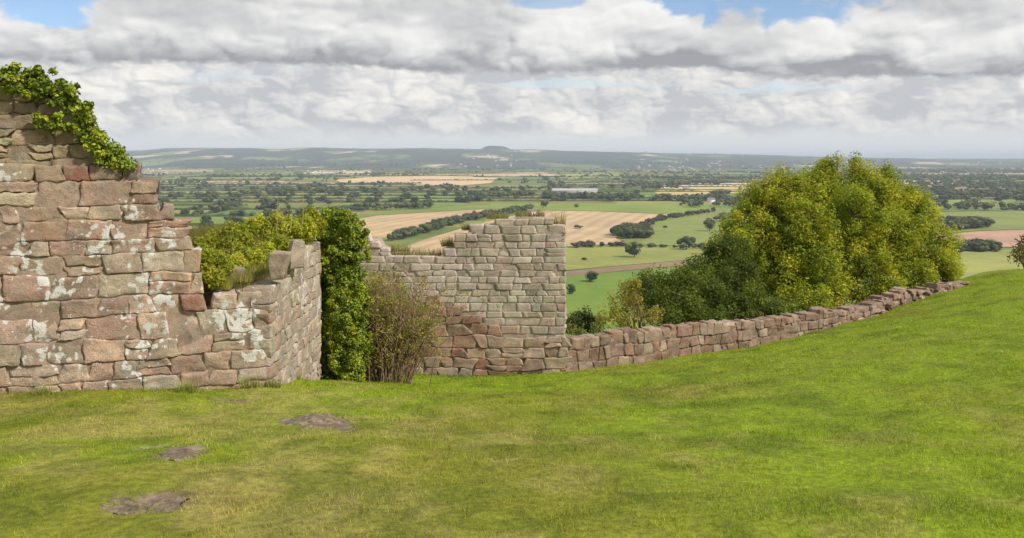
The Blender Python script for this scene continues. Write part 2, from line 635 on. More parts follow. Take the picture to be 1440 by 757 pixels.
def turf_colour(x, y):
    """patchy turf: lush green, olive, straw"""
    n1 = fb2(x, y, 0.34, 4, 1.0)
    n2 = fb2(x, y * 0.65, 1.5, 4, 2.0)
    n3 = fb2(x * 1.2, y * 0.75, 0.9, 4, 3.0)
    lush = np.clip((x + 3.5) / 7.0, 0, 1) * 0.6 + np.clip((y - 9) / 9, 0, 1) * 0.4
    G = np.array([0.29, 0.385, 0.014])
    O = np.array([0.29, 0.30, 0.028])
    S = np.array([0.46, 0.38, 0.11])
    D = np.array([0.15, 0.215, 0.010])
    f = np.clip((n1 - 0.5) * 3.0 + 0.75 - lush * 0.75, 0, 1)[..., None]
    c = G * (1 - f) + O * f
    k = np.clip((n2 - 0.56) * 6, 0, 1)[..., None] * 0.6
    c = c * (1 - k) + D * k
    k = np.clip((n3 - 0.60 + (0.5 - lush) * 0.13) * 6, 0, 1)[..., None] * (0.6 - 0.35 * lush[..., None])
    c = c * (1 - k) + S * k
    n6 = fb2(x * 1.1, y * 0.65, 2.4, 4, 15.0)
    k = np.clip((n6 - 0.55 + (0.45 - lush) * 0.10) * 7, 0, 1)[..., None] * (0.55 - 0.4 * lush[..., None])
    c = c * (1 - k) + S * k
    n7 = fb2(x, y * 0.6, 3.0, 3, 19.0)
    k = np.clip((n7 - 0.54) * 7, 0, 1)[..., None] * (0.5 - 0.28 * lush[..., None])
    c = c * (1 - k) + D * 0.8 * k
    n5 = fb2(x, y, 7.5, 3, 9.0)
    c = c * (0.74 + 0.52 * n5[..., None])
    return c


def nonuni(a, b, fa, fb, step, grow=1.18):
    mid = list(np.arange(fa, fb + 1e-6, step))
    l, s, x = [], step, fa
    while x > a:
        s *= grow
        x -= s
        l.append(max(x, a))
    r, s, x = [], step, mid[-1]
    while x < b:
        s *= grow
        x += s
        r.append(min(x, b))
    return np.array(l[::-1] + mid + r)


gx = nonuni(-260, 300, -9, 21, 0.11)
gy = nonuni(-60, 230, 3.2, 34, 0.11)
X, Y = np.meshgrid(gx, gy, indexing='ij')
Z = ground_z(X, Y)
near = np.clip((40 - Y) / 10, 0, 1)
bz = bare(X, Y)
Z = Z + near * ((fb2(X, Y, 0.9, 3, 5.0) - 0.5) * 0.15 + (fb2(X, Y, 4.5, 3, 6.0) - 0.5) * 0.035) - bz * 0.03 + bz * (fb2(X, Y, 5, 4, 6.6) - 0.5) * 0.13
C = turf_colour(X, Y) * 0.62
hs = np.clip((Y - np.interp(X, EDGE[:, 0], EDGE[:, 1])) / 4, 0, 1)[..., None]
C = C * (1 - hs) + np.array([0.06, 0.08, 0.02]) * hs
stn = np.clip((fb2(X, Y, 7, 3, 12.0) - 0.35) * 3, 0, 1)[..., None]
C = C * (1 - bz[..., None]) + (np.array([0.15, 0.098, 0.068]) * (1 - stn) + np.array([0.30, 0.215, 0.165]) * stn) * bz[..., None]
mb = MB()
mb.add(np.stack([X, Y, Z], -1).reshape(-1, 3), grid_faces(len(gx), len(gy)), None, C.reshape(-1, 3))
tag(mb.build('hillside_ground', M_GROUND, smooth=True), kind='structure')


def surf_z(x, y):
    return ground_z(x, y) + np.clip((40 - y) / 10, 0, 1) * ((fb2(x, y, 0.9, 3, 5.0) - 0.5) * 0.15 + (fb2(x, y, 4.5, 3, 6.0) - 0.5) * 0.035)


# ------------------------------------------------------------------ stone walls
def template(n):
    """surface of a cube, edges sampled denser"""
    g = np.sin(np.linspace(-1, 1, n + 1) * math.pi / 2 * 0.92) / math.sin(math.pi / 2 * 0.92)
    V, Q, idx = [], [], {}
    def vid(p):
        k = tuple(np.round(p, 5))
        if k not in idx:
            idx[k] = len(V)
            V.append(p)
        return idx[k]
    for ax in range(3):
        for sgn in (-1, 1):
            if ax == 2 and sgn == -1:
                continue                       # the buried back is left open
            o = [a for a in range(3) if a != ax]
            for i in range(n):
                for j in range(n):
                    f = []
                    for (a, b) in ((i, j), (i + 1, j), (i + 1, j + 1), (i, j + 1)):
                        p = [0, 0, 0]
                        p[ax] = sgn
                        p[o[0]] = g[a]
                        p[o[1]] = g[b]
                        f.append(vid(p))
                    if (sgn == 1) == (ax == 1):
                        f = f[::-1]
                    Q.append(f)
    return np.array(V, float), np.array(Q)


TPL = {n: template(n) for n in (3, 4, 6, 8)}


def stone(mb, n, s0, s1, lo, hi, w0, w1, frame, rnd, col, amp, skew, rng, freq=5.0):
    O, es, en = frame
    T, Q = TPL[n]
    sm_ = np.array([(s0 + s1) / 2])
    a, b, c = (s1 - s0) / 2, max(float(np.ravel(hi(sm_))[0] - np.ravel(lo(sm_))[0]) / 2, 0.02), (w1 - w0) / 2
    dims = np.array([a, b, c])
    r = min(rnd, a * 0.6, b * 0.6, c * 0.6)
    q = T * dims
    inn = np.clip(q, -(dims - r), dims - r)
    d = q - inn
    L = np.linalg.norm(d, axis=1)[:, None]
    q = inn + np.where(L > 1e-9, d / np.maximum(L, 1e-9) * r, 0)
    ux, uy = q[:, 0] / a, q[:, 1] / b
    s = s0 + (ux + 1) / 2 * (s1 - s0) + skew[0] * uy + skew[1] * ux * uy
    zl, zh = lo(s), hi(s)
    z = zl + (uy + 1) / 2 * (zh - zl)
    w = (w0 + w1) / 2 + q[:, 2] + skew[2] * ux * 0.5 + skew[3] * uy
    P = O[None, :] + es[None, :] * s[:, None] + en[None, :] * w[:, None]
    P[:, 2] = z
    off = np.stack([fbm(P * freq + k, 3) - 0.5 for k in (0.0, 31.7, 77.1)], 1) + 0.5 * np.stack([fbm(P * freq * 3 + k, 2) - 0.5 for k in (10.0, 41.7, 87.1)], 1)
    P = P + off * amp * 2
    cc = np.clip(np.asarray(col)[None, :] * (0.85 + 0.3 * vn(P * 3.0 + 5)[:, None]), 0, 1)
    mb.add(P, Q, None, cc)


def runs(mask):
    out, st = [], None
    for i, v in enumerate(mask):
        if v and st is None:
            st = i
        if not v and st is not None:
            out.append((st, i))
            st = None
    if st is not None:
        out.append((st, len(mask)))
    return out


def stone_wall(mb, frame, s0, s1, prof, base, hr, lr, depth, n, gap, colf, rng, rnd=0.04, amp=0.02, prot=0.02, wav=0.03, skew=0.03, zb=None, off=lambda s, z: 0.0, thin=0.12, freq=5.0):
    ss_ = np.arange(s0, s1 + 1e-6, 0.03)
    top = prof(ss_)
    bot = base(ss_)
    z = bot.min() - 0.15 if zb is None else zb
    k = 0
    ph = rng.uniform(0, 50)
    line = lambda kk, zz: (lambda s: zz + wav * 2 * (vn(np.stack([np.atleast_1d(s) * 1.1 + ph, np.full(np.atleast_1d(s).shape, kk * 3.7), np.full(np.atleast_1d(s).shape, 0.5)], -1)) - 0.5))
    while z < top.max():
        h = rng.uniform(*hr)
        if z < -2.9 and hr[1] > 0.3:
            h *= 0.9
        lo_, hi_ = line(k, z), line(k + 1, z + h)
        zm = z + h * 0.6
        for (i0, i1) in runs((top >= zm) & (bot <= z + h * 0.85)):
            a, e = ss_[i0], ss_[min(i1, len(ss_) - 1)]
            if e - a < 0.10:
                continue
            while a < e - 0.05:
                L = rng.uniform(*lr) * (0.7 + 0.6 * h / hr[1])
                b = a + L
                if e - b < lr[0] * 0.7:
                    b = e
                c0, c1 = a + gap / 2, min(b, e) - gap / 2
                if c1 - c0 > 0.05:
                    sm = (c0 + c1) / 2
                    w1 = rng.normal(0, prot) + off(sm, zm)
                    sk = rng.uniform(-1, 1, 4) * np.array([skew, skew, prot, prot * 0.8])
                    if rng.random() < thin and h > hr[0] * 1.15:
                        f = rng.uniform(0.4, 0.6)
                        mid = lambda s, lo_=lo_, hi_=hi_, f=f: lo_(s) * (1 - f) + hi_(s) * f
                        parts = [(lo_, mid), (mid, hi_)]
                    else:
                        parts = [(lo_, hi_)]
                    for (l_, h_) in parts:
                        lg = lambda s, l_=l_: l_(s) + gap / 2
                        hg = lambda s, h_=h_: h_(s) - gap / 2
                        stone(mb, n, c0, c1, lg, hg, w1 - depth, w1, frame, rnd * rng.uniform(0.6, 1.5), colf(sm, zm, rng), amp, sk, rng, freq)
                a = b
        z += h
        k += 1


def core(mb, frame, s0, s1, prof, base, thick, rec, col, drop=0.10, off=lambda s, z: 0.0, ds=0.08, dz=0.12, lumps=0.04, endcap=True):
    """mortar and rubble body behind the facing"""
    O, es, en = frame
    ss_ = np.arange(s0, s1 + ds * 0.5, ds)
    top = prof(ss_) - drop
    bot = np.minimum(base(ss_) - 0.3, top - 0.05)
    nz = max(4, int((top.max() - bot.min()) / dz))
    fr = np.linspace(0, 1, nz)
    zz = bot[:, None] + (top - bot)[:, None] * fr[None, :]
    S = np.repeat(ss_[:, None], nz, 1)
    wf = np.vectorize(off)(S, zz) - rec
    # cross-section: up the front, over the top, down the back
    nt = max(3, int(thick / 0.15))
    tw = np.linspace(0, 1, nt)[1:-1]
    S2 = np.repeat(ss_[:, None], len(tw), 1)
    wt = wf[:, -1:] * (1 - tw)[None, :] + (-thick) * tw[None, :]
    zt = np.repeat(top[:, None], len(tw), 1)
    Sb = S[:, ::-1]
    zb = zz[:, ::-1]
    wb = np.full_like(Sb, -thick)
    SS = np.concatenate([S, S2, Sb], 1)
    WW = np.concatenate([wf, wt, wb], 1)
    ZZ = np.concatenate([zz, zt, zb], 1)
    P = O[None, None, :] + es[None, None, :] * SS[..., None] + en[None, None, :] * WW[..., None]
    P[..., 2] = ZZ
    P = P.reshape(-1, 3)
    P = P + np.stack([fbm(P * 4.0 + k, 3) - 0.5 for k in (3.0, 33.7, 71.1)], 1) * lumps * 2
    m = SS.shape[1]
    q = grid_faces(len(ss_), m)
    cc = np.asarray(col)[None, :] * (0.7 + 0.6 * fbm(P * 2.5, 3)[:, None])
    mb.add(P, q, None, cc)
    if endcap:
        for row in (0, len(ss_) - 1):
            k = len(tw) // 2
            r0 = row * m
            f = []
            for i in range(nz - 1):
                f.append((r0 + i, r0 + i + 1, r0 + m - 2 - i, r0 + m - 1 - i))
            mb.q.append(np.array(f) + mb.n - len(P))


def pal(cols, rng, var=0.09):
    c = np.array(cols[rng.integers(len(cols))], float)
    return np.clip(c * (1 + rng.normal(0, var)) * (1 + rng.normal(0, 0.03, 3)), 0.02, 0.9)


BUFF = [(0.43, 0.34, 0.25), (0.47, 0.375, 0.28), (0.39, 0.31, 0.23), (0.50, 0.41, 0.315), (0.43, 0.315, 0.23)]
PINK = [(0.42, 0.295, 0.22), (0.45, 0.33, 0.25), (0.38, 0.26, 0.19)]
REDS = [(0.30, 0.15, 0.10), (0.33, 0.175, 0.12)]
BROWN = [(0.37, 0.30, 0.20), (0.33, 0.26, 0.17), (0.41, 0.335, 0.23), (0.30, 0.235, 0.155)]

UP = np.array([0, 0, 1.0])


def frame_of(p0, p1):
    es = np.array([p1[0] - p0[0], p1[1] - p0[1], 0.0])
    L = np.linalg.norm(es)
    es /= L
    en = np.array([es[1], -es[0], 0.0])       # outward, to the right-hand side of travel
    return (np.array([p0[0], p0[1], 0.0]), es, en), L


def prof_from(frame, pts):
    """top outline from photo points lying on the wall plane"""
    O, es, en = frame
    S, Zs = [], []
    for px, py in pts:
        ux = (px - 720) / F
        # ray (ux*Y, Y) meets plane n.(p-O)=0
        Yd = (en[0] * O[0] + en[1] * O[1]) / (en[0] * ux + en[1])
        p = np.array([ux * Yd, Yd, 0])
        S.append(float((p - O) @ es))
        Zs.append((HZ - py) / F * Yd)
    S, Zs = np.array(S), np.array(Zs)
    return (lambda s: np.interp(s, S, Zs)), S


rw = np.random.default_rng(11)
# ---- A: tall front wall and its return
pA0 = at(-190, 0, 10.9)
pA1 = at(380, 0, 12.6)
frA, LA = frame_of(pA0, pA1)
profA, sA = prof_from(frA, [(-190, 240), (170, 240), (203, 242), (206, 262), (218, 262), (220, 286), (240, 287), (242, 314), (266, 316), (268, 346), (279, 347), (281, 376),
                            (284, 378), (286, 408), (276.5, 409), (289, 432), (296, 430), (297, 421), (328, 418), (331, 409), (362, 408), (364, 402), (381, 400)])
profA = prof_from(frA, [(-190, 240), (170, 240), (203, 242), (206, 262), (218, 262), (220, 286), (240, 287), (242, 314), (266, 316), (268, 346), (279, 347), (281, 376),
                        (284, 378), (286, 431), (296, 430), (297, 421), (328, 418), (331, 409), (362, 408), (364, 402), (381, 400)])[0]
baseA = lambda s: ground_z(frA[0][0] + frA[1][0] * s, frA[0][1] + frA[1][1] * s)
wallA = empty('ruined_wall', tuple(pA0[:2]) + (float(baseA(0.0)),), 'tall ruined sandstone wall blotched with white lichen, its broken end stepping down to a corner', 'wall')


def colA(s, z, rng):
    r = rng.random()
    if r < 0.05:
        return pal(REDS, rng)
    if r < 0.48:
        return pal(PINK, rng)
    return pal(BUFF, rng)


offA = lambda s, z: -0.035 * (z + 3.2)
mb = MB()
stone_wall(mb, frA, 0, LA - 0.02, profA, baseA, (0.19, 0.34), (0.20, 0.52), 0.42, 8, 0.008, colA, rw, 0.014, 0.032, 0.014, 0.05, 0.035, off=offA, thin=0.14, freq=9)
mb.build('stone_facing', M_WALL, wallA, smooth=True)
mb = MB()
core(mb, frA, 0, LA - 0.3, profA, baseA, 1.0, 0.026, (0.37, 0.275, 0.205), 0.12, offA, lumps=0.03)
mb.build('mortar_core', M_MORTAR, wallA, smooth=True)
# upper, set back rubble
profU = prof_from(frA, [(-190, 95), (-60, 108), (0, 116), (62, 117), (70, 124), (100, 130), (108, 146), (122, 156), (128, 182), (138, 190), (142, 212), (160, 219), (176, 236), (184, 242)])[0]
zU = (HZ - 240) / F * 11.6
offU = lambda s, z: -0.16 - 0.09 * (z - zU)
mb = MB()
s1U = np.interp(184, [-190, 380], [0, LA])
stone_wall(mb, frA, 0, s1U + 0.1, profU, lambda s: np.full(np.shape(s), zU - 0.02), (0.09, 0.21), (0.16, 0.52), 0.40, 8, 0.010,
           lambda s, z, rng: pal(BROWN if rng.random() < 0.85 else PINK, rng), rw, 0.016, 0.034, 0.014, 0.06, 0.035, zb=zU - 0.02, off=offU, thin=0.15, freq=9)
core(mb, frA, 0, s1U + 0.2, profU, lambda s: np.full(np.shape(s), zU - 0.1), 0.95, 0.022, (0.27, 0.21, 0.145), 0.12, offU)
mb.build('upper_rubble', M_RUBBLE, wallA, smooth=True)
# ---- B: the return running away from the corner
pB0 = np.array([pA1[0], pA1[1], 0.0])
pB1 = np.array([at(451, 0, 16.2)[0], 16.2, 0.0])
es = (pB1 - pB0)
LB = np.linalg.norm(es)
frB = (pB0, es / LB, np.array([es[1] / LB, -es[0] / LB, 0.0]))
profB = lambda s: np.interp(s, [0, 0.5, 0.52, 1.4, 1.42, 2.5, 2.52, 3.6], [-1.80, -1.80, -1.76, -1.74, -1.62, -1.60, -1.50, -1.48])
baseB = lambda s: ground_z(frB[0][0] + frB[1][0] * s, frB[0][1] + frB[1][1] * s)
mb = MB()
GREYB = [(0.42, 0.35, 0.27), (0.46, 0.385, 0.295), (0.38, 0.315, 0.245), (0.50, 0.42, 0.33), (0.41, 0.30, 0.225)]
stone_wall(mb, frB, 0.0, LB, profB, baseB, (0.14, 0.27), (0.18, 0.42), 0.40, 6, 0.006, lambda s, z, r: pal(GREYB, r), rw, 0.014, 0.03, 0.010, 0.07, 0.05, thin=0.2, freq=9)
core(mb, frB, 0.2, LB, profB, baseB, 0.9, 0.012, (0.36, 0.29, 0.22), 0.10)
mb.build('return_face', M_RETURN, wallA, smooth=True)

# earth and turf filling the top behind the corner
gx2 = np.linspace(-7.0, -3.62, 70)
gy2 = np.linspace(12.62, 18.5, 80)
X2, Y2 = np.meshgrid(gx2, gy2, indexing='ij')
Z2 = -2.02 + 0.60 * np.clip((Y2 - 12.7) / 1.6, 0, 1) ** 1.1 - 0.25 * np.clip((X2 + 4.3) / 0.7, 0, 1) * np.clip((Y2 - 12.6), 0, 1) + (fb2(X2, Y2, 1.4, 4, 3) - 0.5) * 0.35 + (fb2(X2, Y2, 6, 3, 4) - 0.5) * 0.1
Z2 = Z2 - 3.0 * np.clip((Y2 - 16.4) / 2, 0, 1)
Z2[:, 0] -= 0.9
mb = MB()
nn = fb2(X2, Y2, 3, 4, 2)[..., None]
mb.add(np.stack([X2, Y2, Z2], -1).reshape(-1, 3), grid_faces(70, 80), None, (np.array([0.20, 0.14, 0.075]) * (1 - nn) + np.array([0.19, 0.19, 0.05]) * nn).reshape(-1, 3))
tag(mb.build('earth_bank', M_EARTH, smooth=True), kind='structure')


def bank_z(x, y):
    i = np.clip(np.searchsorted(gx2, x), 0, 69)
    j = np.clip(np.searchsorted(gy2, y), 0, 79)
    return Z2[i, j]


# ---- C: the square tower wall
YC = 22.0
pC0, pC1 = at(505, 0, YC), at(797, 0, YC)
frC, LC = frame_of(pC0, pC1)
pxs = lambda s: 505 + s / YC * F
profC = prof_from(frC, [(505, 338), (512, 332), (530, 336), (533, 345), (545, 349), (547, 358), (600, 360), (622, 357), (624, 347), (637, 346), (639, 333), (655, 332), (657, 322), (676, 320),
                        (678, 314), (694, 313), (696, 308), (725, 306), (727, 303), (757, 304), (759, 307), (776, 308), (778, 313), (798, 315)])[0]
zdiv = prof_from(frC, [(505, 395), (560, 400), (585, 425), (610, 416), (640, 430), (668, 440), (690, 462), (730, 468), (800, 474)])[0]
baseC = lambda s: ground_z(frC[0][0] + frC[1][0] * s, frC[0][1] + 0 * s)
tower = empty('tower_wall', (float((pC0[0] + pC1[0]) / 2), YC, float(baseC(LC / 2))), 'square ruined tower wall of pale coursed stone above a rough red base', 'wall')
ASH = [(0.47, 0.39, 0.32), (0.50, 0.42, 0.35), (0.43, 0.355, 0.285), (0.54, 0.465, 0.39), (0.46, 0.36, 0.29)]
LEFTB = [(0.31, 0.23, 0.165), (0.28, 0.20, 0.14), (0.35, 0.265, 0.195)]


def colCu(s, z, rng):
    px = pxs(s)
    if px < 548 and rng.random() < 0.8:
        return pal(BUFF, rng)
    if px < 585:
        return pal(LEFTB, rng)
    if rng.random() < 0.03:
        return pal(PINK, rng)
    return pal(ASH, rng, 0.07)


mb = MB()
stone_wall(mb, frC, 0, LC, profC, zdiv, (0.145, 0.215), (0.16, 0.44), 0.35, 4, 0.003, colCu, rw, 0.006, 0.011, 0.006, 0.03, 0.028, thin=0.08, freq=8)
mb.build('ashlar_face', M_ASH, tower, smooth=True)
mb = MB()
RB = [(0.35, 0.205, 0.145), (0.31, 0.17, 0.12), (0.38, 0.235, 0.17), (0.34, 0.22, 0.16)]
RP = [(0.43, 0.315, 0.235), (0.39, 0.275, 0.205), (0.46, 0.355, 0.275)]


def colRed(s, z, rng):
    k = float(fb2(np.array([s]), np.array([z]), 0.9, 3, 3.0)[0])
    return pal(RB if k + rng.normal(0, 0.05) > 0.43 else RP, rng, 0.07)

stone_wall(mb, frC, 0, LC + 0.05, zdiv, baseC, (0.16, 0.30), (0.18, 0.50), 0.40, 6, 0.006, colRed, rw, 0.012, 0.034, 0.012, 0.08, 0.07, off=lambda s, z: 0.05, thin=0.22, freq=6)
mb.build('red_base', M_RED, tower, smooth=True)
mb = MB()
core(mb, frC, 0, LC - 0.03, profC, baseC, 1.1, 0.009, (0.42, 0.35, 0.285), 0.09, ds=0.1, lumps=0.009)
mb.build('rubble_core', M_MORTAR, tower, smooth=True)
# the tower's right flank, seen only from the side
frC2 = (np.array([pC1[0], YC, 0.0]), np.array([0.0, 1.0, 0.0]), np.array([1.0, 0, 0]))
mb = MB()
stone_wall(mb, frC2, 0.36, 1.1, lambda s: np.interp(s, [0, 0.5, 1.2], [-1.65, -1.75, -2.2]), lambda s: np.full(np.shape(s), -5.9), (0.19, 0.27), (0.28, 0.5), 0.3, 4, 0.02, lambda s, z, r: pal(ASH, r, 0.1), rw, 0.022, 0.012, 0.012, 0.015, 0.012)
mb.build('flank_face', M_ASH, tower, smooth=True)

# ---- D: the long low wall, a chain of straight lengths
Dpts = [(797, 475, 517, 22.0), (880, 468, 510, 22.7), (960, 458, 502, 23.5), (1030, 453, 491, 24.2), (1100, 447, 477, 25.0), (1160, 438, 463, 26.0), (1215, 431, 449, 27.2), (1260, 414, 434, 28.3), (1300, 405, 420, 29.5), (1362, 396, 405, 31.2)]
low = empty('low_wall', tuple(at(960, 0, 23.5)[:2]) + (-5.3,), 'long low wall of reddish stone blocks climbing the grass slope', 'wall')
mbS, mbC = MB(), MB()
DC = [(0.30, 0.19, 0.14), (0.33, 0.215, 0.155), (0.27, 0.165, 0.12), (0.30, 0.20, 0.15), (0.34, 0.245, 0.18), (0.25, 0.15, 0.11), (0.38, 0.29, 0.22)]
for i in range(len(Dpts) - 1):
    a, b = Dpts[i], Dpts[i + 1]
    p0, p1 = at(a[0], 0, a[3]), at(b[0], 0, b[3])
    fr, L = frame_of(p0, p1)
    z0, z1 = (HZ - a[1]) / F * a[3], (HZ - b[1]) / F * b[3]
    pr = lambda s, z0=z0, z1=z1, L=L: z0 + (z1 - z0) * s / L
    bs = lambda s, fr=fr: ground_z(fr[0][0] + fr[1][0] * s, fr[0][1] + fr[1][1] * s)
    rubble = a[0] >= 1215
    wbase = (HZ - (a[2] + b[2]) / 2) / F * (a[3] + b[3]) / 2
    pal_d = DC + ([(0.38, 0.29, 0.23)] * 4 if rubble else [])
    # courses follow the climb of the wall: the height is measured from the rising base line
    ga, gb = float(bs(0.0)) - 0.12, float(bs(L)) - 0.12
    rise = lambda s, ga=ga, gb=gb, L=L: ga + (gb - ga) * np.asarray(s) / L
    hh = ((z0 - ga) + (z1 - gb)) / 2
    nc = 3
    for k in range(nc):
        s = rw.uniform(-0.1, 0.0)
        while s < L:
            e = min(s + (rw.uniform(0.15, 0.42) if not rubble else rw.uniform(0.10, 0.32)), L + 0.1)
            h0, h1 = hh * k / nc, hh * (k + 1) / nc
            jt = rw.normal(0, 0.03) if k == nc - 1 else 0.0
            if rubble and k == nc - 1 and rw.random() < 0.3:
                s = e
                continue
            if rubble:
                jt = rw.normal(0, 0.07)
            lo_ = lambda q, h0=h0, z0=z0, ga=ga, L=L, gb=gb, z1=z1: rise(q) + ((z0 - ga) + ((z1 - gb) - (z0 - ga)) * q / L) * (h0 / hh) + 0.012 + (vn(np.stack([np.atleast_1d(q) * 2 + i * 9, np.full(np.atleast_1d(q).shape, h0 * 9), np.zeros(np.atleast_1d(q).shape)], -1)) - 0.5) * 0.10 * (h0 > 0)
            hi_ = lambda q, h1=h1, jt=jt, k=k: rise(q) + ((z0 - ga) + ((z1 - gb) - (z0 - ga)) * q / L) * (h1 / hh) - 0.012 + jt + (vn(np.stack([np.atleast_1d(q) * 2 + i * 9, np.full(np.atleast_1d(q).shape, h1 * 9), np.zeros(np.atleast_1d(q).shape)], -1)) - 0.5) * 0.10
            w1 = rw.normal(0, 0.012 if not rubble else 0.07)
            if e - s > 0.08:
                stone(mbS, 6, s + 0.004, e - 0.004, lo_, hi_, w1 - 0.42, w1, fr, rw.uniform(0.01, 0.022), pal(pal_d, rw, 0.10), 0.034, rw.uniform(-1, 1, 4) * 0.022, rw, 9.0)
            s = e
    core(mbC, fr, 0, L, pr, bs, 0.6, 0.022, (0.27, 0.185, 0.14), 0.10, ds=0.15, endcap=False)
mbS.build('block_facing', M_RED, low, smooth=True)
mbC.build('rubble_core', M_MORTAR, low, smooth=True)

# ---- loose blocks on the corner's top
def loose_block(px, py, Y, w, h, d, label, rz=0.0, col=(0.38, 0.30, 0.22), sink=0.05):
    c = at(px, py, Y)
    mb = MB()
    fr = (np.array([0.0, 0, 0]), np.array([math.cos(rz), math.sin(rz), 0]), np.array([math.sin(rz), -math.cos(rz), 0]))
    stone(mb, 6, -w / 2, w / 2, lambda s: np.zeros(np.shape(s)) - sink, lambda s: np.zeros(np.shape(s)) + h, -d / 2, d / 2, fr, 0.022, col, 0.045, rw.uniform(-1, 1, 4) * 0.03, rw)
    o = mb.build('stone_block', M_MORTAR, smooth=True)
    o.location = c
    tag(o, label, 'stone', 'loose blocks on the wall corner')


loose_block(392, 388, 13.0, 0.24, 0.34, 0.3, 'square buff block standing on the corner of the lichened wall', 0.1)
loose_block(416, 372, 13.9, 0.22, 0.36, 0.25, 'upright grey slab standing behind the square block on the wall', 0.5, (0.36, 0.30, 0.23))
loose_block(318, 402, 13.1, 0.36, 0.26, 0.3, 'leaning grey rock in the turf above the wall corner', 0.7, (0.30, 0.25, 0.20))
loose_block(344, 384, 13.7, 0.24, 0.28, 0.3, 'pointed pinkish rock half sunk in turf below the green bush', -0.5, (0.31, 0.23, 0.175))
loose_block(296, 405, 12.9, 0.22, 0.22, 0.25, 'small brown rock tucked against the broken wall end', 0.2, (0.27, 0.21, 0.16))

# ------------------------------------------------------------------ foliage builders
def jit(col, n, rng, v=0.18, hue=0.06):
    c = np.asarray(col, float)
    if c.ndim == 1:
        c = np.repeat(c[None, :], n, 0)
    return np.clip(c * (1 + rng.normal(0, v, (n, 1))) * (1 + rng.normal(0, hue, (n, 3))), 0.004, 0.9)


def clump_leaves(mb, C, rad, n, size, cols, rng, up=0.4, aspect=0.6, flat=1.0):
    """leaves clustered round clump centres C; cols per clump"""
    k = len(C)
    rad = np.broadcast_to(np.asarray(rad, float), (k,))
    P, K, OUT = [], [], []
    for i in range(k):
        d = rng.normal(size=(n, 3))
        d /= np.linalg.norm(d, axis=1)[:, None]
        r = rad[i] * rng.random(n) ** 0.45
        off = d * r[:, None]
        off[:, 2] *= flat
        P.append(C[i] + off)
        K.append(np.repeat(np.asarray(cols[i])[None, :], n, 0))
        OUT.append(d)
    P, K, OUT = np.concatenate(P), np.concatenate(K), np.concatenate(OUT)
    leaf_quads(mb, P, size * rng.uniform(0.65, 1.3, len(P)), jit(K, len(P), rng, 0.13, 0.04), up, aspect, OUT * 0.6, rng)


def big_tree(name, label, base, lobes, palette, seed, nclump=15, nleaf=110, lsize=0.12, trunk_r=0.22, low_dark=None, cat='tree', group=None, crad=0.42):
    rng = np.random.default_rng(seed)
    t = empty(name, tuple(base), label, cat, group)
    mt, mc = MB(), MB()
    base = np.asarray(base, float)
    cen = np.mean([l[0] for l in lobes], axis=0)
    # trunk leaning to the middle of the crown
    fork = base + (cen - base) * np.array([0.35, 0.35, 0.42])
    tube(mt, [base - np.array([0, 0, 0.4]), base + (fork - base) * 0.5 + rng.normal(0, 0.06, 3), fork], [trunk_r * 1.3, trunk_r, trunk_r * 0.8], 10, (0.11, 0.09, 0.065))
    for (c, r) in lobes:
        m = fork * 0.5 + c * 0.5 + rng.normal(0, 0.15, 3) - np.array([0, 0, 0.15])
        tube(mt, [fork, fork * 0.75 + m * 0.25, m, c], [trunk_r * 0.55, trunk_r * 0.45, trunk_r * 0.3, trunk_r * 0.10], 6, (0.10, 0.085, 0.06))
        k = max(5, int(nclump * (r / 1.1) ** 2))
        d = rng.normal(size=(k, 3))
        d /= np.linalg.norm(d, axis=1)[:, None]
        cc = c + d * (r * rng.uniform(0.45, 1.05, (k, 1)))
        for q in range(0, k, 2):
            tube(mt, [c, (c + cc[q]) / 2 + rng.normal(0, 0.05, 3), cc[q]], [trunk_r * 0.1, trunk_r * 0.07, 0.008], 4, (0.12, 0.10, 0.065))
        cols = []
        for q in range(k):
            a, b = palette[rng.integers(len(palette))], palette[rng.integers(len(palette))]
            w = rng.random() * 0.3
            cols.append(np.array(a) * (1 - w) + np.array(b) * w)
        clump_leaves(mc, cc, crad * rng.uniform(0.5, 1.15, k), nleaf, lsize, cols, rng, 0.6, 0.55, 1.12)
    mt.build('trunk', M_BARK, t, smooth=True)
    mc.build('crown', M_LEAF, t)
    return t


def L(px, py, rpx, Y):
    return (at(px, py, Y), rpx / F * Y)


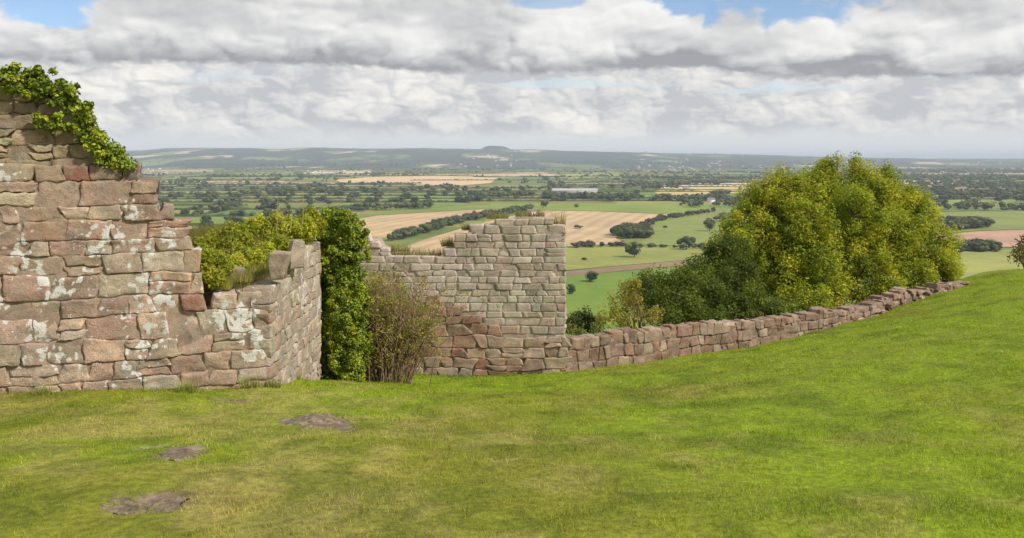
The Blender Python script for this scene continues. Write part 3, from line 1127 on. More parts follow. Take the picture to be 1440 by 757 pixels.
YG = [(0.43, 0.45, 0.034), (0.38, 0.42, 0.032), (0.30, 0.36, 0.028), (0.54, 0.50, 0.038), (0.22, 0.28, 0.024), (0.39, 0.425, 0.032)]
GG = [(0.11, 0.15, 0.02), (0.085, 0.125, 0.016), (0.14, 0.18, 0.022), (0.19, 0.22, 0.024)]
big_tree('broad_tree', 'large broad yellow-green tree rising behind the low wall', (11.8, 34.0, float(ground_z(11.8, 34.0)) ),
         [L(1170, 255, 30, 33), L(1118, 279, 32, 32), L(1085, 294, 34, 33), L(1232, 272, 32, 33.5), L(1278, 300, 32, 34), L(1135, 318, 48, 31.5), L(1195, 305, 45, 32), L(1252, 330, 45, 32.5),
          L(1296, 345, 32, 33), L(1318, 378, 24, 33), L(1072, 335, 36, 31.5), L(1150, 378, 48, 31), L(1222, 378, 45, 31.5), L(1095, 392, 42, 31), L(1272, 388, 35, 32.5), L(1200, 238, 15, 33.4), L(1165, 238, 15, 33),
          L(1250, 248, 14, 33.5), L(1330, 395, 15, 33), L(1180, 415, 34, 30.5), L(1112, 425, 28, 30), L(1060, 300, 22, 32.5), L(1245, 410, 24, 31), L(1072, 274, 26, 32.5), L(1100, 260, 22, 32.5), L(1302, 294, 22, 33.5), L(1322, 335, 22, 33.5), L(1336, 372, 18, 33.2), L(1142, 257, 20, 32.8), L(1165, 288, 40, 33.5), L(1110, 320, 42, 33.2), L(1225, 305, 42, 34), L(1180, 345, 50, 33), L(1125, 360, 46, 32.5), L(1262, 352, 40, 33.5), L(1085, 365, 40, 32), L(1160, 430, 30, 29.6), L(1290, 400, 24, 32), L(1040, 318, 26, 32), L(1022, 345, 22, 31.6), L(1050, 350, 30, 31.5), L(1210, 262, 30, 33.5), L(1258, 285, 30, 33.8), L(1150, 268, 26, 33)], YG, 5, 44, 200, 0.092, 0.25, crad=0.42)
big_tree('dark_tree', 'dark green spreading tree crowding the left side of the broad tree', (6.2, 30.5, float(ground_z(6.2, 30.5))),
         [L(1024, 362, 28, 30.5), L(1000, 392, 34, 30), L(955, 402, 26, 29.5), L(1035, 405, 38, 29), L(1000, 425, 32, 28), L(950, 425, 28, 28), L(912, 402, 18, 29.5), L(1055, 432, 24, 27.7), L(968, 440, 22, 27.2), L(905, 418, 22, 28.5), L(1012, 352, 14, 30.6), L(930, 410, 24, 29.5), L(980, 386, 22, 30.2), L(1065, 455, 26, 27.2), L(1030, 455, 24, 27.2), L(1000, 462, 22, 26.6), L(940, 458, 22, 26.6), L(1095, 448, 24, 27.2), L(985, 405, 34, 29.5), L(1045, 425, 30, 28.5)],
         GG, 6, 58, 200, 0.088, 0.18, crad=0.42)


def bush(name, label, base, lobes, palette, seed, nclump=10, nleaf=60, lsize=0.07, stems=10, cat='shrub', crad=0.22, stem_col=(0.16, 0.11, 0.06), sr=0.018, mat=None):
    rng = np.random.default_rng(seed)
    base = np.asarray(base, float)
    t = empty(name, tuple(base), label, cat)
    mt, mc = MB(), MB()
    for (c, r) in lobes:
        for q in range(max(2, stems // len(lobes))):
            e = c + rng.normal(0, r * 0.55, 3)
            b0 = base + np.array([rng.normal(0, 0.12), rng.normal(0, 0.12), -0.1])
            m = b0 * 0.45 + e * 0.55 + np.array([0, 0, 0.12]) + rng.normal(0, 0.06, 3)
            tube(mt, [b0, m, e], [sr, sr * 0.7, sr * 0.25], 5, np.array(stem_col) * rng.uniform(0.7, 1.3))
        k = max(4, int(nclump * 1.0))
        d = rng.normal(size=(k, 3))
        d /= np.linalg.norm(d, axis=1)[:, None]
        cc = c + d * (r * rng.uniform(0.3, 1.0, (k, 1)))
        cols = [np.array(palette[rng.integers(len(palette))]) for _ in range(k)]
        clump_leaves(mc, cc, crad * rng.uniform(0.6, 1.3, k), nleaf, lsize, cols, rng)
    mt.build('stem', M_BARK, t, smooth=True)
    mc.build('foliage', mat or M_LEAF, t)
    return t


YB = [(0.48, 0.42, 0.06), (0.38, 0.34, 0.055), (0.27, 0.28, 0.04), (0.42, 0.32, 0.06)]
bush('yellow_shrub', 'yellowing shrub with thin upright stems between the tower wall and the dark tree', (3.5, 24.6, float(ground_z(3.5, 24.6))),
     [L(882, 410, 16, 24.6), L(868, 430, 20, 24.4), L(898, 432, 20, 24.8), L(852, 448, 15, 24.3), L(880, 452, 20, 24.4), L(918, 448, 14, 24.6), L(890, 398, 8, 24.6)], YB, 21, 9, 42, 0.075, 40, crad=0.20, sr=0.02)
bush('dark_shrub', 'small dark green shrub tucked against the tower edge behind the low wall', (1.95, 25.0, float(ground_z(1.95, 25.0))),
     [L(818, 450, 13, 25), L(805, 456, 9, 24.8), L(832, 455, 12, 25)], [(0.055, 0.085, 0.018), (0.08, 0.11, 0.02)], 22, 10, 60, 0.075, 14, crad=0.18)
bush('bramble', 'pale green bramble spilling over the low wall beside the tower', (2.3, 23.6, float(ground_z(2.3, 23.6))),
     [L(815, 468, 8, 23.6), L(838, 466, 9, 23.7), L(800, 462, 5, 23.5)], [(0.2, 0.22, 0.04), (0.26, 0.26, 0.05), (0.14, 0.17, 0.03)], 23, 8, 40, 0.06, 10, crad=0.13, sr=0.01)
bush('thorn_bush', 'sparse reddish thorn bush beyond the grass crest at the frame edge', (19.9, 33.9, float(ground_z(19.9, 33.9))),
     [L(1440, 345, 14, 33.8), L(1455, 335, 18, 33.8), L(1432, 362, 11, 33.6), L(1460, 360, 18, 33.6)], [(0.14, 0.10, 0.03), (0.10, 0.09, 0.03), (0.18, 0.13, 0.03)], 24, 9, 26, 0.10, 40, crad=0.3, sr=0.02)
# green bush on the corner's top
GB = [(0.44, 0.45, 0.04), (0.36, 0.39, 0.035), (0.28, 0.33, 0.03), (0.50, 0.46, 0.055)]
bush('green_bush', 'leafy bright green bush sprawling over the top of the wall corner', tuple(at(340, 362, 14.4)),
     [L(292, 352, 20, 14.0), L(312, 338, 20, 14.3), L(335, 328, 20, 14.5), L(358, 320, 18, 14.7), L(382, 316, 17, 14.9), L(405, 318, 16, 15.2), L(425, 318, 15, 15.4), L(288, 372, 12, 13.7), L(340, 345, 18, 14.3), L(430, 330, 12, 15.5), L(372, 335, 15, 14.7), L(305, 360, 13, 13.7), L(322, 352, 14, 13.9), L(278, 358, 12, 13.7), L(275, 345, 10, 13.8), L(445, 318, 12, 15.8), L(436, 306, 9, 15.8), L(330, 362, 10, 13.6), L(300, 382, 9, 13.1), L(322, 378, 8, 13.3), L(350, 360, 10, 13.7), L(372, 352, 9, 13.8), L(395, 345, 9, 14.2), L(292, 398, 7, 12.9), L(299, 366, 9, 12.75), L(312, 374, 7, 12.9), L(291, 384, 8, 12.5), L(330, 370, 8, 13.2), L(287, 364, 9, 12.6), L(303, 392, 6, 12.55), L(345, 378, 7, 13.4), L(360, 366, 8, 13.5), L(378, 362, 7, 13.7)],
     GB, 25, 20, 90, 0.045, 30, crad=0.12, sr=0.01)


def ivy_shell(name, label, base, pts, rad, palette, seed, n, lsize, stems=()):
    """ivy: leaves in a rough skin about a list of points"""
    rng = np.random.default_rng(seed)
    t = empty(name, tuple(base), label, 'ivy')
    mt, mc = MB(), MB()
    pts = np.asarray(pts, float)
    rad = np.asarray(rad, float)
    cols = [np.array(palette[rng.integers(len(palette))]) for _ in pts]
    clump_leaves(mc, pts, rad, n, lsize, cols, rng, up=0.35, aspect=0.85)
    for s in stems:
        tube(mt, s, np.linspace(0.03, 0.01, len(s)), 6, (0.12, 0.09, 0.06))
    if stems:
        mt.build('stem', M_BARK, t, smooth=True)
    mc.build('foliage', M_IVY, t)
    return t


IV = [(0.28, 0.34, 0.028), (0.22, 0.28, 0.025), (0.16, 0.215, 0.02), (0.35, 0.38, 0.035), (0.12, 0.17, 0.018)]
rv = np.random.default_rng(31)
lineI = [(-40, 95), (0, 112), (25, 112), (50, 112), (75, 122), (95, 138), (112, 156), (122, 176), (128, 196), (142, 205), (150, 220), (165, 232), (176, 236)]
pts, rad = [], []
for i in range(len(lineI) - 1):
    (x0, y0), (x1, y1) = lineI[i], lineI[i + 1]
    for q in range(20):
        f = rv.random()
        px, py = x0 + (x1 - x0) * f + rv.normal(0, 6), y0 + (y1 - y0) * f + rv.normal(-1, 6.5)
        pts.append(at(px, py, np.interp(px, [-190, 380], [10.9, 12.6]) + rv.uniform(-0.02, 0.40)))
        rad.append(rv.uniform(0.04, 0.11))
for (px, py) in [(22, 94), (18, 98), (52, 97), (54, 102), (5, 100), (38, 102), (126, 150), (118, 148), (100, 128), (85, 118)] * 2:
    pts.append(at(px + rv.normal(0, 2), py + rv.normal(0, 2), 11.7))
    rad.append(0.05)
for q in range(46):           # strands hanging over the face
    f = rv.random()
    px, py = [(45 + 40 * f, 165 + 12 * f), (108 + 40 * f, 188 + 40 * f), (55 + 70 * f, 172 + 14 * f), (20 + 60 * f, 128 + 8 * f)][q % 4]
    pts.append(at(px + rv.normal(0, 4), py + rv.normal(0, 4), np.interp(px, [-190, 380], [10.9, 12.6]) + 0.0))
    rad.append(rv.uniform(0.03, 0.07))
stems = [[at(a, b, np.interp(a, [-190, 380], [10.9, 12.6]) + 0.12) for (a, b) in lineI[1:]]]
ivy_shell('ivy', 'ivy trailing down the sloping broken top of the tall lichened wall', at(100, 150, 11.8), pts, rad, IV, 32, 55, 0.05, stems)
# ivy column at the end of the return
pts, rad = [], []
prof_w = [(298, 14), (310, 26), (330, 33), (360, 34), (420, 34), (470, 33), (505, 32), (533, 26)]
cpx = lambda py: np.interp(py, [298, 340, 420, 535], [476, 476, 478, 484])
for q in range(640):
    py = rv.uniform(300, 534)
    hw = np.interp(py, [p[0] for p in prof_w], [p[1] for p in prof_w]) * 0.9
    th = rv.uniform(-math.pi, math.pi)
    bulge = 0.82 + 0.25 * math.sin(py * 0.09 + 2 * th) * rv.random() + rv.normal(0, 0.08)
    px = cpx(py) + hw * math.sin(th) * bulge
    pts.append(at(px, py, 16.75 - 0.42 * math.cos(th) * bulge))
    rad.append(rv.uniform(0.06, 0.16))
for q in range(110):          # loose sprigs standing off the column
    py = rv.uniform(296, 534)
    hw = np.interp(py, [p[0] for p in prof_w], [p[1] for p in prof_w])
    th = rv.uniform(-math.pi, math.pi)
    b_ = rv.uniform(1.05, 1.35)
    pts.append(at(cpx(py) + hw * math.sin(th) * b_, py, 16.75 - 0.42 * math.cos(th) * b_))
    rad.append(rv.uniform(0.04, 0.10))
stems = [[at(478 + k, 538, 16.7), at(476 + k, 470, 16.72), at(474 + k * 1.4, 390, 16.7), at(476 + k, 305, 16.7)] for k in (-14, -4, 6, 16)]
IVD = [(0.22, 0.28, 0.024), (0.175, 0.235, 0.022), (0.26, 0.315, 0.026), (0.32, 0.36, 0.03), (0.14, 0.195, 0.02)]
ivy_shell('ivy_column', 'tall column of dark green ivy at the far end of the wall return', at(480, 536, 16.7), pts, rad, IVD, 33, 130, 0.045, stems)
mbk = MB()    # the stub of masonry the ivy clings to
frK = (np.array([at(456, 0, 16.7)[0], 16.6, 0.0]), np.array([1.0, 0, 0]), np.array([0, -1.0, 0]))
stone_wall(mbk, frK, 0, 0.5, lambda s: np.full(np.shape(s), -1.4), lambda s: np.full(np.shape(s), -4.2), (0.18, 0.3), (0.2, 0.4), 0.5, 3, 0.02, lambda s, z, r: pal(BROWN, r), rw)
mbk.build('end_stub', M_ASH, wallA, smooth=True)


# ---- bare twiggy shrub between the ivy and the tower wall
def twiggy(name, label, base, n, hpx, seed, spread):
    rng = np.random.default_rng(seed)
    base = np.asarray(base, float)
    t = empty(name, tuple(base), label, 'shrub')
    mt, mc = MB(), MB()
    LC_ = []
    for k in range(n):
        a = rng.normal(0, 0.33)
        b = rng.normal(0, 0.22)
        h = rng.uniform(0.45, 1.0) * hpx * (1 - 0.30 * abs(a))
        b0 = base + np.array([rng.normal(0.0, spread), rng.normal(0, 0.22), -0.08])
        tip = b0 + np.array([(a * 1.25 + (b0[0] - base[0]) * 0.35) * h * 0.85, b * h, h])
        m1 = b0 + (tip - b0) * 0.35 + np.array([-a * 0.1, 0, 0.08]) + rng.normal(0, 0.04, 3)
        m2 = b0 + (tip - b0) * 0.7 + np.array([a * 0.05, 0, 0.06]) + rng.normal(0, 0.06, 3)
        col = np.array([(0.29, 0.19, 0.115), (0.22, 0.145, 0.09), (0.36, 0.25, 0.15)][rng.integers(3)])
        tube(mt, [b0, m1, m2, tip], [0.011, 0.009, 0.006, 0.003], 4, col)
        for q in range(10):
            f = rng.uniform(0.25, 0.98)
            s = b0 + (tip - b0) * f + rng.normal(0, 0.03, 3)
            e = s + np.array([rng.normal(0, 0.16), rng.normal(0, 0.14), rng.uniform(0.03, 0.34)])
            tube(mt, [s, (s + e) / 2 + rng.normal(0, 0.02, 3), e], [0.005, 0.004, 0.002], 3, col * rng.uniform(0.8, 1.3))
            pxe = e[0] / e[1] * F + 720
            pl = 0.9 if (pxe < 548 and e[2] > -4.1) else 0.42
            if rng.random() < pl:
                LC_.append(e)
    LC_ = np.array(LC_)
    pl_ = [(0.40, 0.37, 0.05), (0.30, 0.31, 0.045), (0.36, 0.26, 0.09), (0.25, 0.27, 0.04)]
    clump_leaves(mc, LC_, 0.13, 16, 0.05, [pl_[rng.integers(4)] for _ in LC_], rng)
    mt.build('stem', M_BARK, t)
    mc.build('foliage', M_LEAF, t)


b0 = at(537, 541, 18.0)
twiggy('bare_shrub', 'bare brown twiggy shrub with thin yellowing leaves growing in front of the tower wall', (b0[0], 18.0, float(ground_z(b0[0], 18.0))), 210, 2.45, 41, 0.33)


# ------------------------------------------------------------------ grass
def blades(mb, x, y, z, hgt, wid, lean, col, rng):
    n = len(x)
    th = rng.uniform(0, 2 * math.pi, n)
    la = rng.uniform(0, 2 * math.pi, n)
    r = np.stack([x, y, z], 1)
    side = np.stack([np.cos(th), np.sin(th), np.zeros(n)], 1) * (wid / 2)[:, None]
    bend = np.stack([np.cos(la), np.sin(la), np.zeros(n)], 1) * (hgt * lean)[:, None]
    up = np.stack([np.zeros(n), np.zeros(n), hgt], 1)
    V = np.stack([r - side, r + side, r + bend + up], 1).reshape(-1, 3)
    mb.add(V, None, np.arange(n * 3).reshape(-1, 3), np.repeat(col, 3, 0))


rg = np.random.default_rng(51)
N = 520000
d = 3.4 + (33 - 3.4) * rg.random(N) ** 1.45
yy = d
xx = rg.uniform(-1, 1, N) * (0.64 * yy + 1.8)
ok = (yy < np.interp(xx, EDGE[:, 0], EDGE[:, 1]) - 0.2) & (xx < 21)
sAx = (xx - frA[0][0]) * frA[2][0] + (yy - frA[0][1]) * frA[2][1]       # in front of the tall wall
ok &= ~((sAx < -0.02) & (xx < frB[0][0] + 0.02))
ok &= rg.random(N) > bare(xx, yy) * 1.12
xx, yy = xx[ok], yy[ok]
zz = surf_z(xx, yy) - 0.008
gcol = turf_colour(xx, yy)
tall = fb2(xx, yy, 0.8, 3, 14.0)
tall2 = np.clip((fb2(xx, yy, 3.4, 3, 19.0) - 0.5) * 5, 0, 1)
hgt = rg.uniform(0.014, 0.037, len(xx)) * (0.5 + 0.9 * tall + 0.7 * tall2)
# rank grass along the wall feet; the tower strip also carries painted shade
foot = np.exp(-np.abs(sAx[ok]) / 0.18) * (xx < -3.4)
foot_shadeC = np.exp(-((yy - 21.9) / 0.75) ** 2) * np.clip((xx + 3.3) * 2, 0, 1) * np.clip((1.2 - xx) * 1.2, 0, 1)
hgt *= 1 + 1.0 * foot * rg.random(len(xx)) + 1.2 * foot_shadeC * rg.random(len(xx))
wid = 0.006 * np.maximum(1.0, yy / 6.5)
bc = gcol * rg.uniform(0.72, 1.25, (len(xx), 1)) * (1 + rg.normal(0, 0.06, (len(xx), 3)))
st = rg.random(len(xx)) < 0.05
bc[st] = np.array([0.38, 0.32, 0.13]) * rg.uniform(0.7, 1.2, (st.sum(), 1))
bc = bc * (1 - 0.62 * foot_shadeC[:, None] * np.array([1.1, 0.85, 1.0]))  # shade at the tower wall's foot, painted into the blade colours
mb = MB()
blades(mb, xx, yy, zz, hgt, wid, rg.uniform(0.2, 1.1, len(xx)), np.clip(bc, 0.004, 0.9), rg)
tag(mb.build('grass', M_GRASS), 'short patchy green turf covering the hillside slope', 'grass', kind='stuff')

# turf and dry grass on the corner bank and wall tops
def tuft(name, label, base, n, h, spread, cols, seed, cat='grass tuft', group=None, lean=0.6, wid=0.006):
    rng = np.random.default_rng(seed)
    base = np.asarray(base, float)
    mb = MB()
    x, y = rng.uniform(-1, 1, n) * 1.5 * spread[0], rng.uniform(-1, 1, n) * 1.3 * spread[1]
    c = np.array([cols[rng.integers(len(cols))] for _ in range(n)]) * rng.uniform(0.7, 1.25, (n, 1))
    blades(mb, x, y, np.full(n, -0.03), h * rng.uniform(0.4, 1.0, n), np.full(n, wid), rng.uniform(0.1, lean, n), c, rng)
    o = mb.build(name, M_GRASS)
    o.location = base
    return tag(o, label, cat, group)


rb = np.random.default_rng(61)
n = 46000
x, y = rb.uniform(-6.6, -3.68, n), rb.uniform(12.75, 16.6, n)
k = fb2(x, y, 1.8, 3, 2.5) > 0.43
x, y = x[k], y[k]
c = np.where(rb.random((len(x), 1)) < 0.5, np.array([[0.30, 0.25, 0.08]]), np.array([[0.21, 0.22, 0.035]])) * rb.uniform(0.7, 1.2, (len(x), 1))
mb = MB()
blades(mb, x, y, bank_z(x, y) - 0.02, rb.uniform(0.06, 0.26, len(x)), np.full(len(x), 0.006), rb.uniform(0.2, 1.0, len(x)), c, rb)
tag(mb.build('bank_grass', M_GRASS), 'dry golden grass growing over the earth on the wall corner', 'grass', kind='stuff')

DRY = [(0.34, 0.27, 0.10), (0.26, 0.23, 0.06), (0.20, 0.20, 0.04)]
for (px, py, Y, n, h, sx, lab) in [
        (585, 358, 22.4, 500, 0.26, 0.45, 'low dry grass along the sunken left top of the tower wall'),
        (630, 345, 22.3, 260, 0.30, 0.10, 'yellow grass clump in the step of the tower wall'),
        (655, 322, 22.3, 160, 0.22, 0.07, 'small grass clump on the tower wall beside the yellow one'),
        (700, 306, 22.4, 320, 0.22, 0.18, 'dry grass on the upper left corner of the tower wall'),
        (745, 303, 22.4, 420, 0.22, 0.24, 'reddish dry grass along the highest top of the tower wall'),
        (785, 315, 22.4, 120, 0.45, 0.12, 'thin wispy stalks at the right end of the tower top'),
        (560, 352, 22.4, 260, 0.25, 0.2, 'brown grass behind the twiggy shrub on the tower wall')]:
    tuft('dry_grass_tuft', lab, at(px, py, Y), n, h, (sx, 0.12), DRY, px, group='dry grass on the tower wall top', wid=0.012)
for (px, py, Y, n, h, lab) in [(308, 402, 12.75, 500, 0.22, 'golden grass tuft spilling over the broken ledge beside the wall corner'),
                              (338, 392, 13.0, 500, 0.20, 'golden grass tuft among the loose rocks on the wall corner'),
                              (370, 380, 13.3, 400, 0.20, 'golden grass tuft behind the standing block on the wall corner')]:
    tuft('dry_grass_tuft', lab, at(px, py, Y), n, h, (0.13, 0.13), [(0.42, 0.34, 0.12), (0.34, 0.32, 0.07), (0.28, 0.30, 0.05)], px + 3, group='golden grass on the wall corner', wid=0.008)
for (px, py, Y, n, h, lab) in [
        (265, 543, 12.0, 200, 0.26, 'tallest green weed tuft at the foot of the lichened wall'),
        (352, 540, 12.35, 160, 0.24, 'small weed tuft at the wall foot close to the corner'),
        (384, 537, 12.5, 160, 0.22, 'weed tuft growing right at the wall corner'),
        (62, 548, 11.4, 160, 0.22, 'weed tuft under the lichened wall at its left'),
        (415, 530, 14.3, 110, 0.22, 'weed tuft along the foot of the wall return')]:
    p = at(px, py, Y)
    tuft('weed_tuft', lab, (p[0], p[1] - 0.05, float(surf_z(p[0], p[1] - 0.05))), n, h, (0.08, 0.05), [(0.30, 0.33, 0.05), (0.36, 0.33, 0.09), (0.22, 0.26, 0.04)], px, 'weed', 'weeds along the wall foot', wid=0.010)
for (px, y0, y1, Y, lab) in [(388, 325, 283, 14.6, 'left of the three pale dry stalks above the green bush'), (424, 325, 271, 15.0, 'tallest pale dry stalk above the green bush'), (408, 325, 285, 14.8, 'shortest bent dry stalk above the green bush')]:
    mb = MB()
    a, b = at(px, y0, Y), at(px + 2, y1, Y)
    tube(mb, [a, (a + b) / 2 + np.array([0.02, 0, 0]), b], [0.006, 0.005, 0.003], 4, (0.5, 0.43, 0.25))
    cc = a[None, :] + (b - a)[None, :] * np.linspace(0.6, 1, 30)[:, None]
    leaf_quads(mb, cc + rb.normal(0, 0.012, (30, 3)), 0.03, np.repeat([[0.45, 0.37, 0.2]], 30, 0), 0.5, 0.4)
    tag(mb.build('dry_stalk', M_GRASS, loc=a), lab, 'dry stalk', 'dry stalks above the bush')

# flat rocks breaking through the turf
for (px, py, w_, h_, lab) in [(450, 594, 0.42, 0.62, 'flat brown rock breaking the turf below the wall corner, largest and nearest the wall'),
                              (256, 642, 0.21, 0.32, 'rounded brown rock showing in the turf under the lichened wall, middle of the three'),
                              (205, 705, 0.26, 0.26, 'brown rock with grassy edges in the turf, closest of the three to the viewer')]:
    g = hit_ground(px, py)
    m = MB()
    fr = (np.array([0.0, 0, 0]), np.array([1.0, 0, 0]), np.array([0, -1.0, 0]))
    nu, nv = 44, 44
    U, V = np.meshgrid(np.linspace(-1, 1, nu), np.linspace(-1, 1, nv), indexing='ij')
    gx_, gy_ = g[0] + U * w_, g[1] + V * h_
    e = fb2(gx_, gy_, 3.2, 4, 21.0)
    hgt_ = (0.75 - U ** 2 - V ** 2) * 0.045 + (e - 0.55) * 0.17 + (fb2(gx_, gy_, 14, 3, 41.0) - 0.5) * 0.05
    st_ = np.round(hgt_ / 0.018) * 0.018 * 0.6 + hgt_ * 0.4      # ledges
    zz_ = surf_z(gx_, gy_) + np.clip(st_, -0.10, 0.016) + (fb2(gx_, gy_, 16, 3, 2.0) - 0.5) * 0.018 - 0.008
    cc_ = np.array([0.195, 0.152, 0.098]) * (0.5 + 0.9 * fb2(gx_, gy_, 9, 4, 31.0))[..., None]
    m.add(np.stack([gx_, gy_, zz_], -1).reshape(-1, 3), grid_faces(nu, nv), None, cc_.reshape(-1, 3))
    tag(m.build('embedded_rock', M_EARTH, smooth=True, loc=(g[0], g[1], g[2])), lab, 'rock', 'rocks showing through the turf')

# ------------------------------------------------------------------ the plain
mb = MB()
S = 60000.0
pyv = np.array([-8000, 0, 200, 500, 1000, 2000, 4000, 8000, 16000, 32000, 60000], float)
pxv = np.array([-40000, -20000, -8000, -3000, -1000, 0, 1000, 3000, 8000, 20000, 40000], float)
PX, PY = np.meshgrid(pxv, pyv, indexing='ij')
mb.add(np.stack([PX, PY, np.full_like(PX, -H)], -1).reshape(-1, 3), grid_faces(11, 11), None, (0.085, 0.125, 0.035))


def far_material(name, w0=0.46, w1=0.53):
    m, t, b = new_mat(name)
    p = t.vmul(pos(t), (0.0022, 0.0011, 0.001))
    v = t.vor(p, 1.0)
    r = t.n.new('ShaderNodeSeparateColor')
    t.l.new(v.outputs['Color'], r.inputs[0])
    c = t.mix(r.outputs[0], (0.09, 0.13, 0.04), (0.20, 0.235, 0.075))
    c = t.mix(t.ss(0.72, 0.74, r.outputs[1]), c, (0.55, 0.44, 0.25))
    c = t.mix(t.ss(w1, w0, t.noise(t.vmul(pos(t), (0.0016, 0.0007, 0.001)), 1.0, 6, 0.6)), c, (0.028, 0.042, 0.022))
    t.l.new(c, b.inputs['Base Color'])
    return m


M_HILL = far_material('hill_country', 0.42, 0.47)
M_WOODED = far_material('wooded_hills', 0.53, 0.60)
tag(mb.build('plain', M_HILL), kind='structure')

POLY = [   # colour, material, outline in photo pixels on the plain
    ('stubble_field', (0.50, 0.36, 0.20), 1, [(488, 312), (530, 304), (600, 299.5), (690, 294.5), (735, 296), (690, 303), (640, 311), (600, 321), (560, 334), (515, 336)]),
    ('stubble_field', (0.51, 0.37, 0.21), 1, [(545, 356), (600, 337), (650, 322), (700, 309), (745, 299), (765, 296.5), (840, 298), (950, 302.5), (925, 308), (893, 315), (872, 327), (866, 336), (880, 343), (800, 347), (700, 354), (600, 360)]),
    ('pasture', (0.18, 0.23, 0.045), 0, [(505, 302.5), (560, 297), (640, 291), (690, 289), (690, 294), (600, 299), (530, 303.5)]),
    ('pasture', (0.20, 0.255, 0.045), 0, [(690, 287), (1010, 288), (1010, 299), (950, 302), (840, 297.5), (765, 296), (690, 294)]),
    ('pasture', (0.205, 0.24, 0.06), 0, [(908, 337), (915, 322), (935, 311), (970, 305.5), (1040, 297), (1110, 300), (1110, 347), (985, 348), (900, 345)]),
    ('pasture', (0.25, 0.265, 0.065), 0, [(780, 349), (880, 348), (1020, 352), (1020, 362), (870, 375), (780, 383)]),
    ('track', (0.24, 0.17, 0.10), 0, [(780, 384), (870, 375.5), (1020, 362.5), (1020, 369), (870, 383), (780, 392)]),
    ('pasture', (0.145, 0.22, 0.028), 0, [(770, 393), (870, 383.5), (1020, 369.5), (1050, 480), (770, 480)]),
    ('ploughed_field', (0.42, 0.26, 0.175), 0, [(1300, 334), (1380, 326), (1500, 322), (1520, 347), (1400, 349), (1300, 346)]),
    ('pasture', (0.29, 0.30, 0.08), 0, [(1290, 358), (1400, 353), (1540, 350), (1560, 420), (1290, 420)]),
    ('pasture', (0.20, 0.235, 0.06), 0, [(1290, 301), (1440, 296), (1520, 300), (1520, 321.5), (1380, 325), (1290, 333)]),
    ('pasture', (0.17, 0.215, 0.055), 0, [(1280, 287), (1480, 285), (1480, 294.5), (1290, 299)]),
    ('stubble_field', (0.60, 0.42, 0.24), 0, [(470, 253.5), (520, 249.5), (620, 247.5), (700, 250.5), (690, 258), (640, 262), (560, 259), (480, 257)]),
    ('stubble_field', (0.55, 0.40, 0.24), 0, [(625, 247), (760, 242), (790, 247.5), (705, 250)]),
    ('pasture', (0.34, 0.33, 0.12), 0, [(790, 246), (860, 241), (885, 246), (800, 253)]),
    ('stubble_field', (0.50, 0.40, 0.16), 0, [(915, 268), (1050, 262), (1050, 272), (930, 276)]),
    ('stubble_field', (0.55, 0.42, 0.26), 0, [(640, 233), (740, 229), (760, 233), (690, 237)]),
    ('stubble_field', (0.60, 0.50, 0.33), 0, [(430, 241), (520, 239.5), (530, 243.5), (440, 246)]),
    ('pasture', (0.28, 0.32, 0.10), 0, [(330, 243), (410, 241.5), (420, 246), (330, 248)]),
    ('stubble_field', (0.50, 0.40, 0.25), 0, [(200, 240), (300, 238.5), (300, 243), (200, 245.5)]),
]


def in_poly(x, y, poly):
    r = False
    n = len(poly)
    for i in range(n):
        (x0, y0), (x1, y1) = poly[i], poly[(i + 1) % n]
        if (y0 > y) != (y1 > y) and x < (x1 - x0) * (y - y0) / (y1 - y0) + x0:
            r = not r
    return r


for i, (nm, col, mt_, pl) in enumerate(POLY):
    pts = [plain(*p) for p in pl]
    me = bpy.data.meshes.new(nm)
    me.from_pydata([(p[0], p[1], -H + 0.6 + 0.03 * i) for p in pts], [], [list(range(len(pts)))])
    a = me.color_attributes.new('col', 'FLOAT_COLOR', 'POINT')
    for q in a.data:
        q.color = (*col, 1)
    me.materials.append(M_STUBBLE if mt_ else M_FIELD)
    me.update()
    if me.polygons[0].normal.z < 0:
        me.flip_normals()
    o = bpy.data.objects.new(nm, me)
    COL.objects.link(o)
    tag(o, kind='structure')

# parcels of farmland by repeated splitting
rf = random.Random(5)
PARC = []


def split(x0, x1, y0, y1):
    s = max(0.72, (y0 + y1) / 2 / 2400)
    w, d_ = x1 - x0, y1 - y0
    if d_ > 260 * s or w > 520 * s:
        if w / 520 > d_ / 260:
            m = x0 + w * rf.uniform(0.38, 0.62)
            split(x0, m, y0, y1)
            split(m, x1, y0, y1)
        else:
            m = y0 + d_ * rf.uniform(0.38, 0.62)
            split(x0, x1, y0, m)
            split(x0, x1, m, y1)
    elif abs((x0 + x1) / 2) < 0.72 * y1 + 500:
        PARC.append((x0, x1, y0, y1))


split(-8000, 8000, 520, 9600)


def warp(x, y):
    return (x + 90 * (vn(np.array([[x / 700, y / 700, 1.5]]))[0] - 0.5), y + 110 * (vn(np.array([[x / 900, y / 900, 7.5]]))[0] - 0.5) + 0.05 * x)


GREENS = [(0.15, 0.195, 0.038), (0.175, 0.215, 0.042), (0.125, 0.17, 0.035), (0.20, 0.23, 0.05), (0.16, 0.19, 0.048), (0.24, 0.245, 0.065)]
TANS = [(0.55, 0.41, 0.22), (0.42, 0.29, 0.17), (0.52, 0.45, 0.19), (0.60, 0.50, 0.30)]
mb = MB()
HEDGES = []     # (p0, p1, height, width)
TREES = []      # (x, y, height)
def proj(x, y):
    return 720 + x / y * F, HZ + H / y * F


def reserved(x, y):
    px, py = proj(x, y)
    return (px > 470 and px < 1130 and py > 286) or (px > 1270 and py > 284)


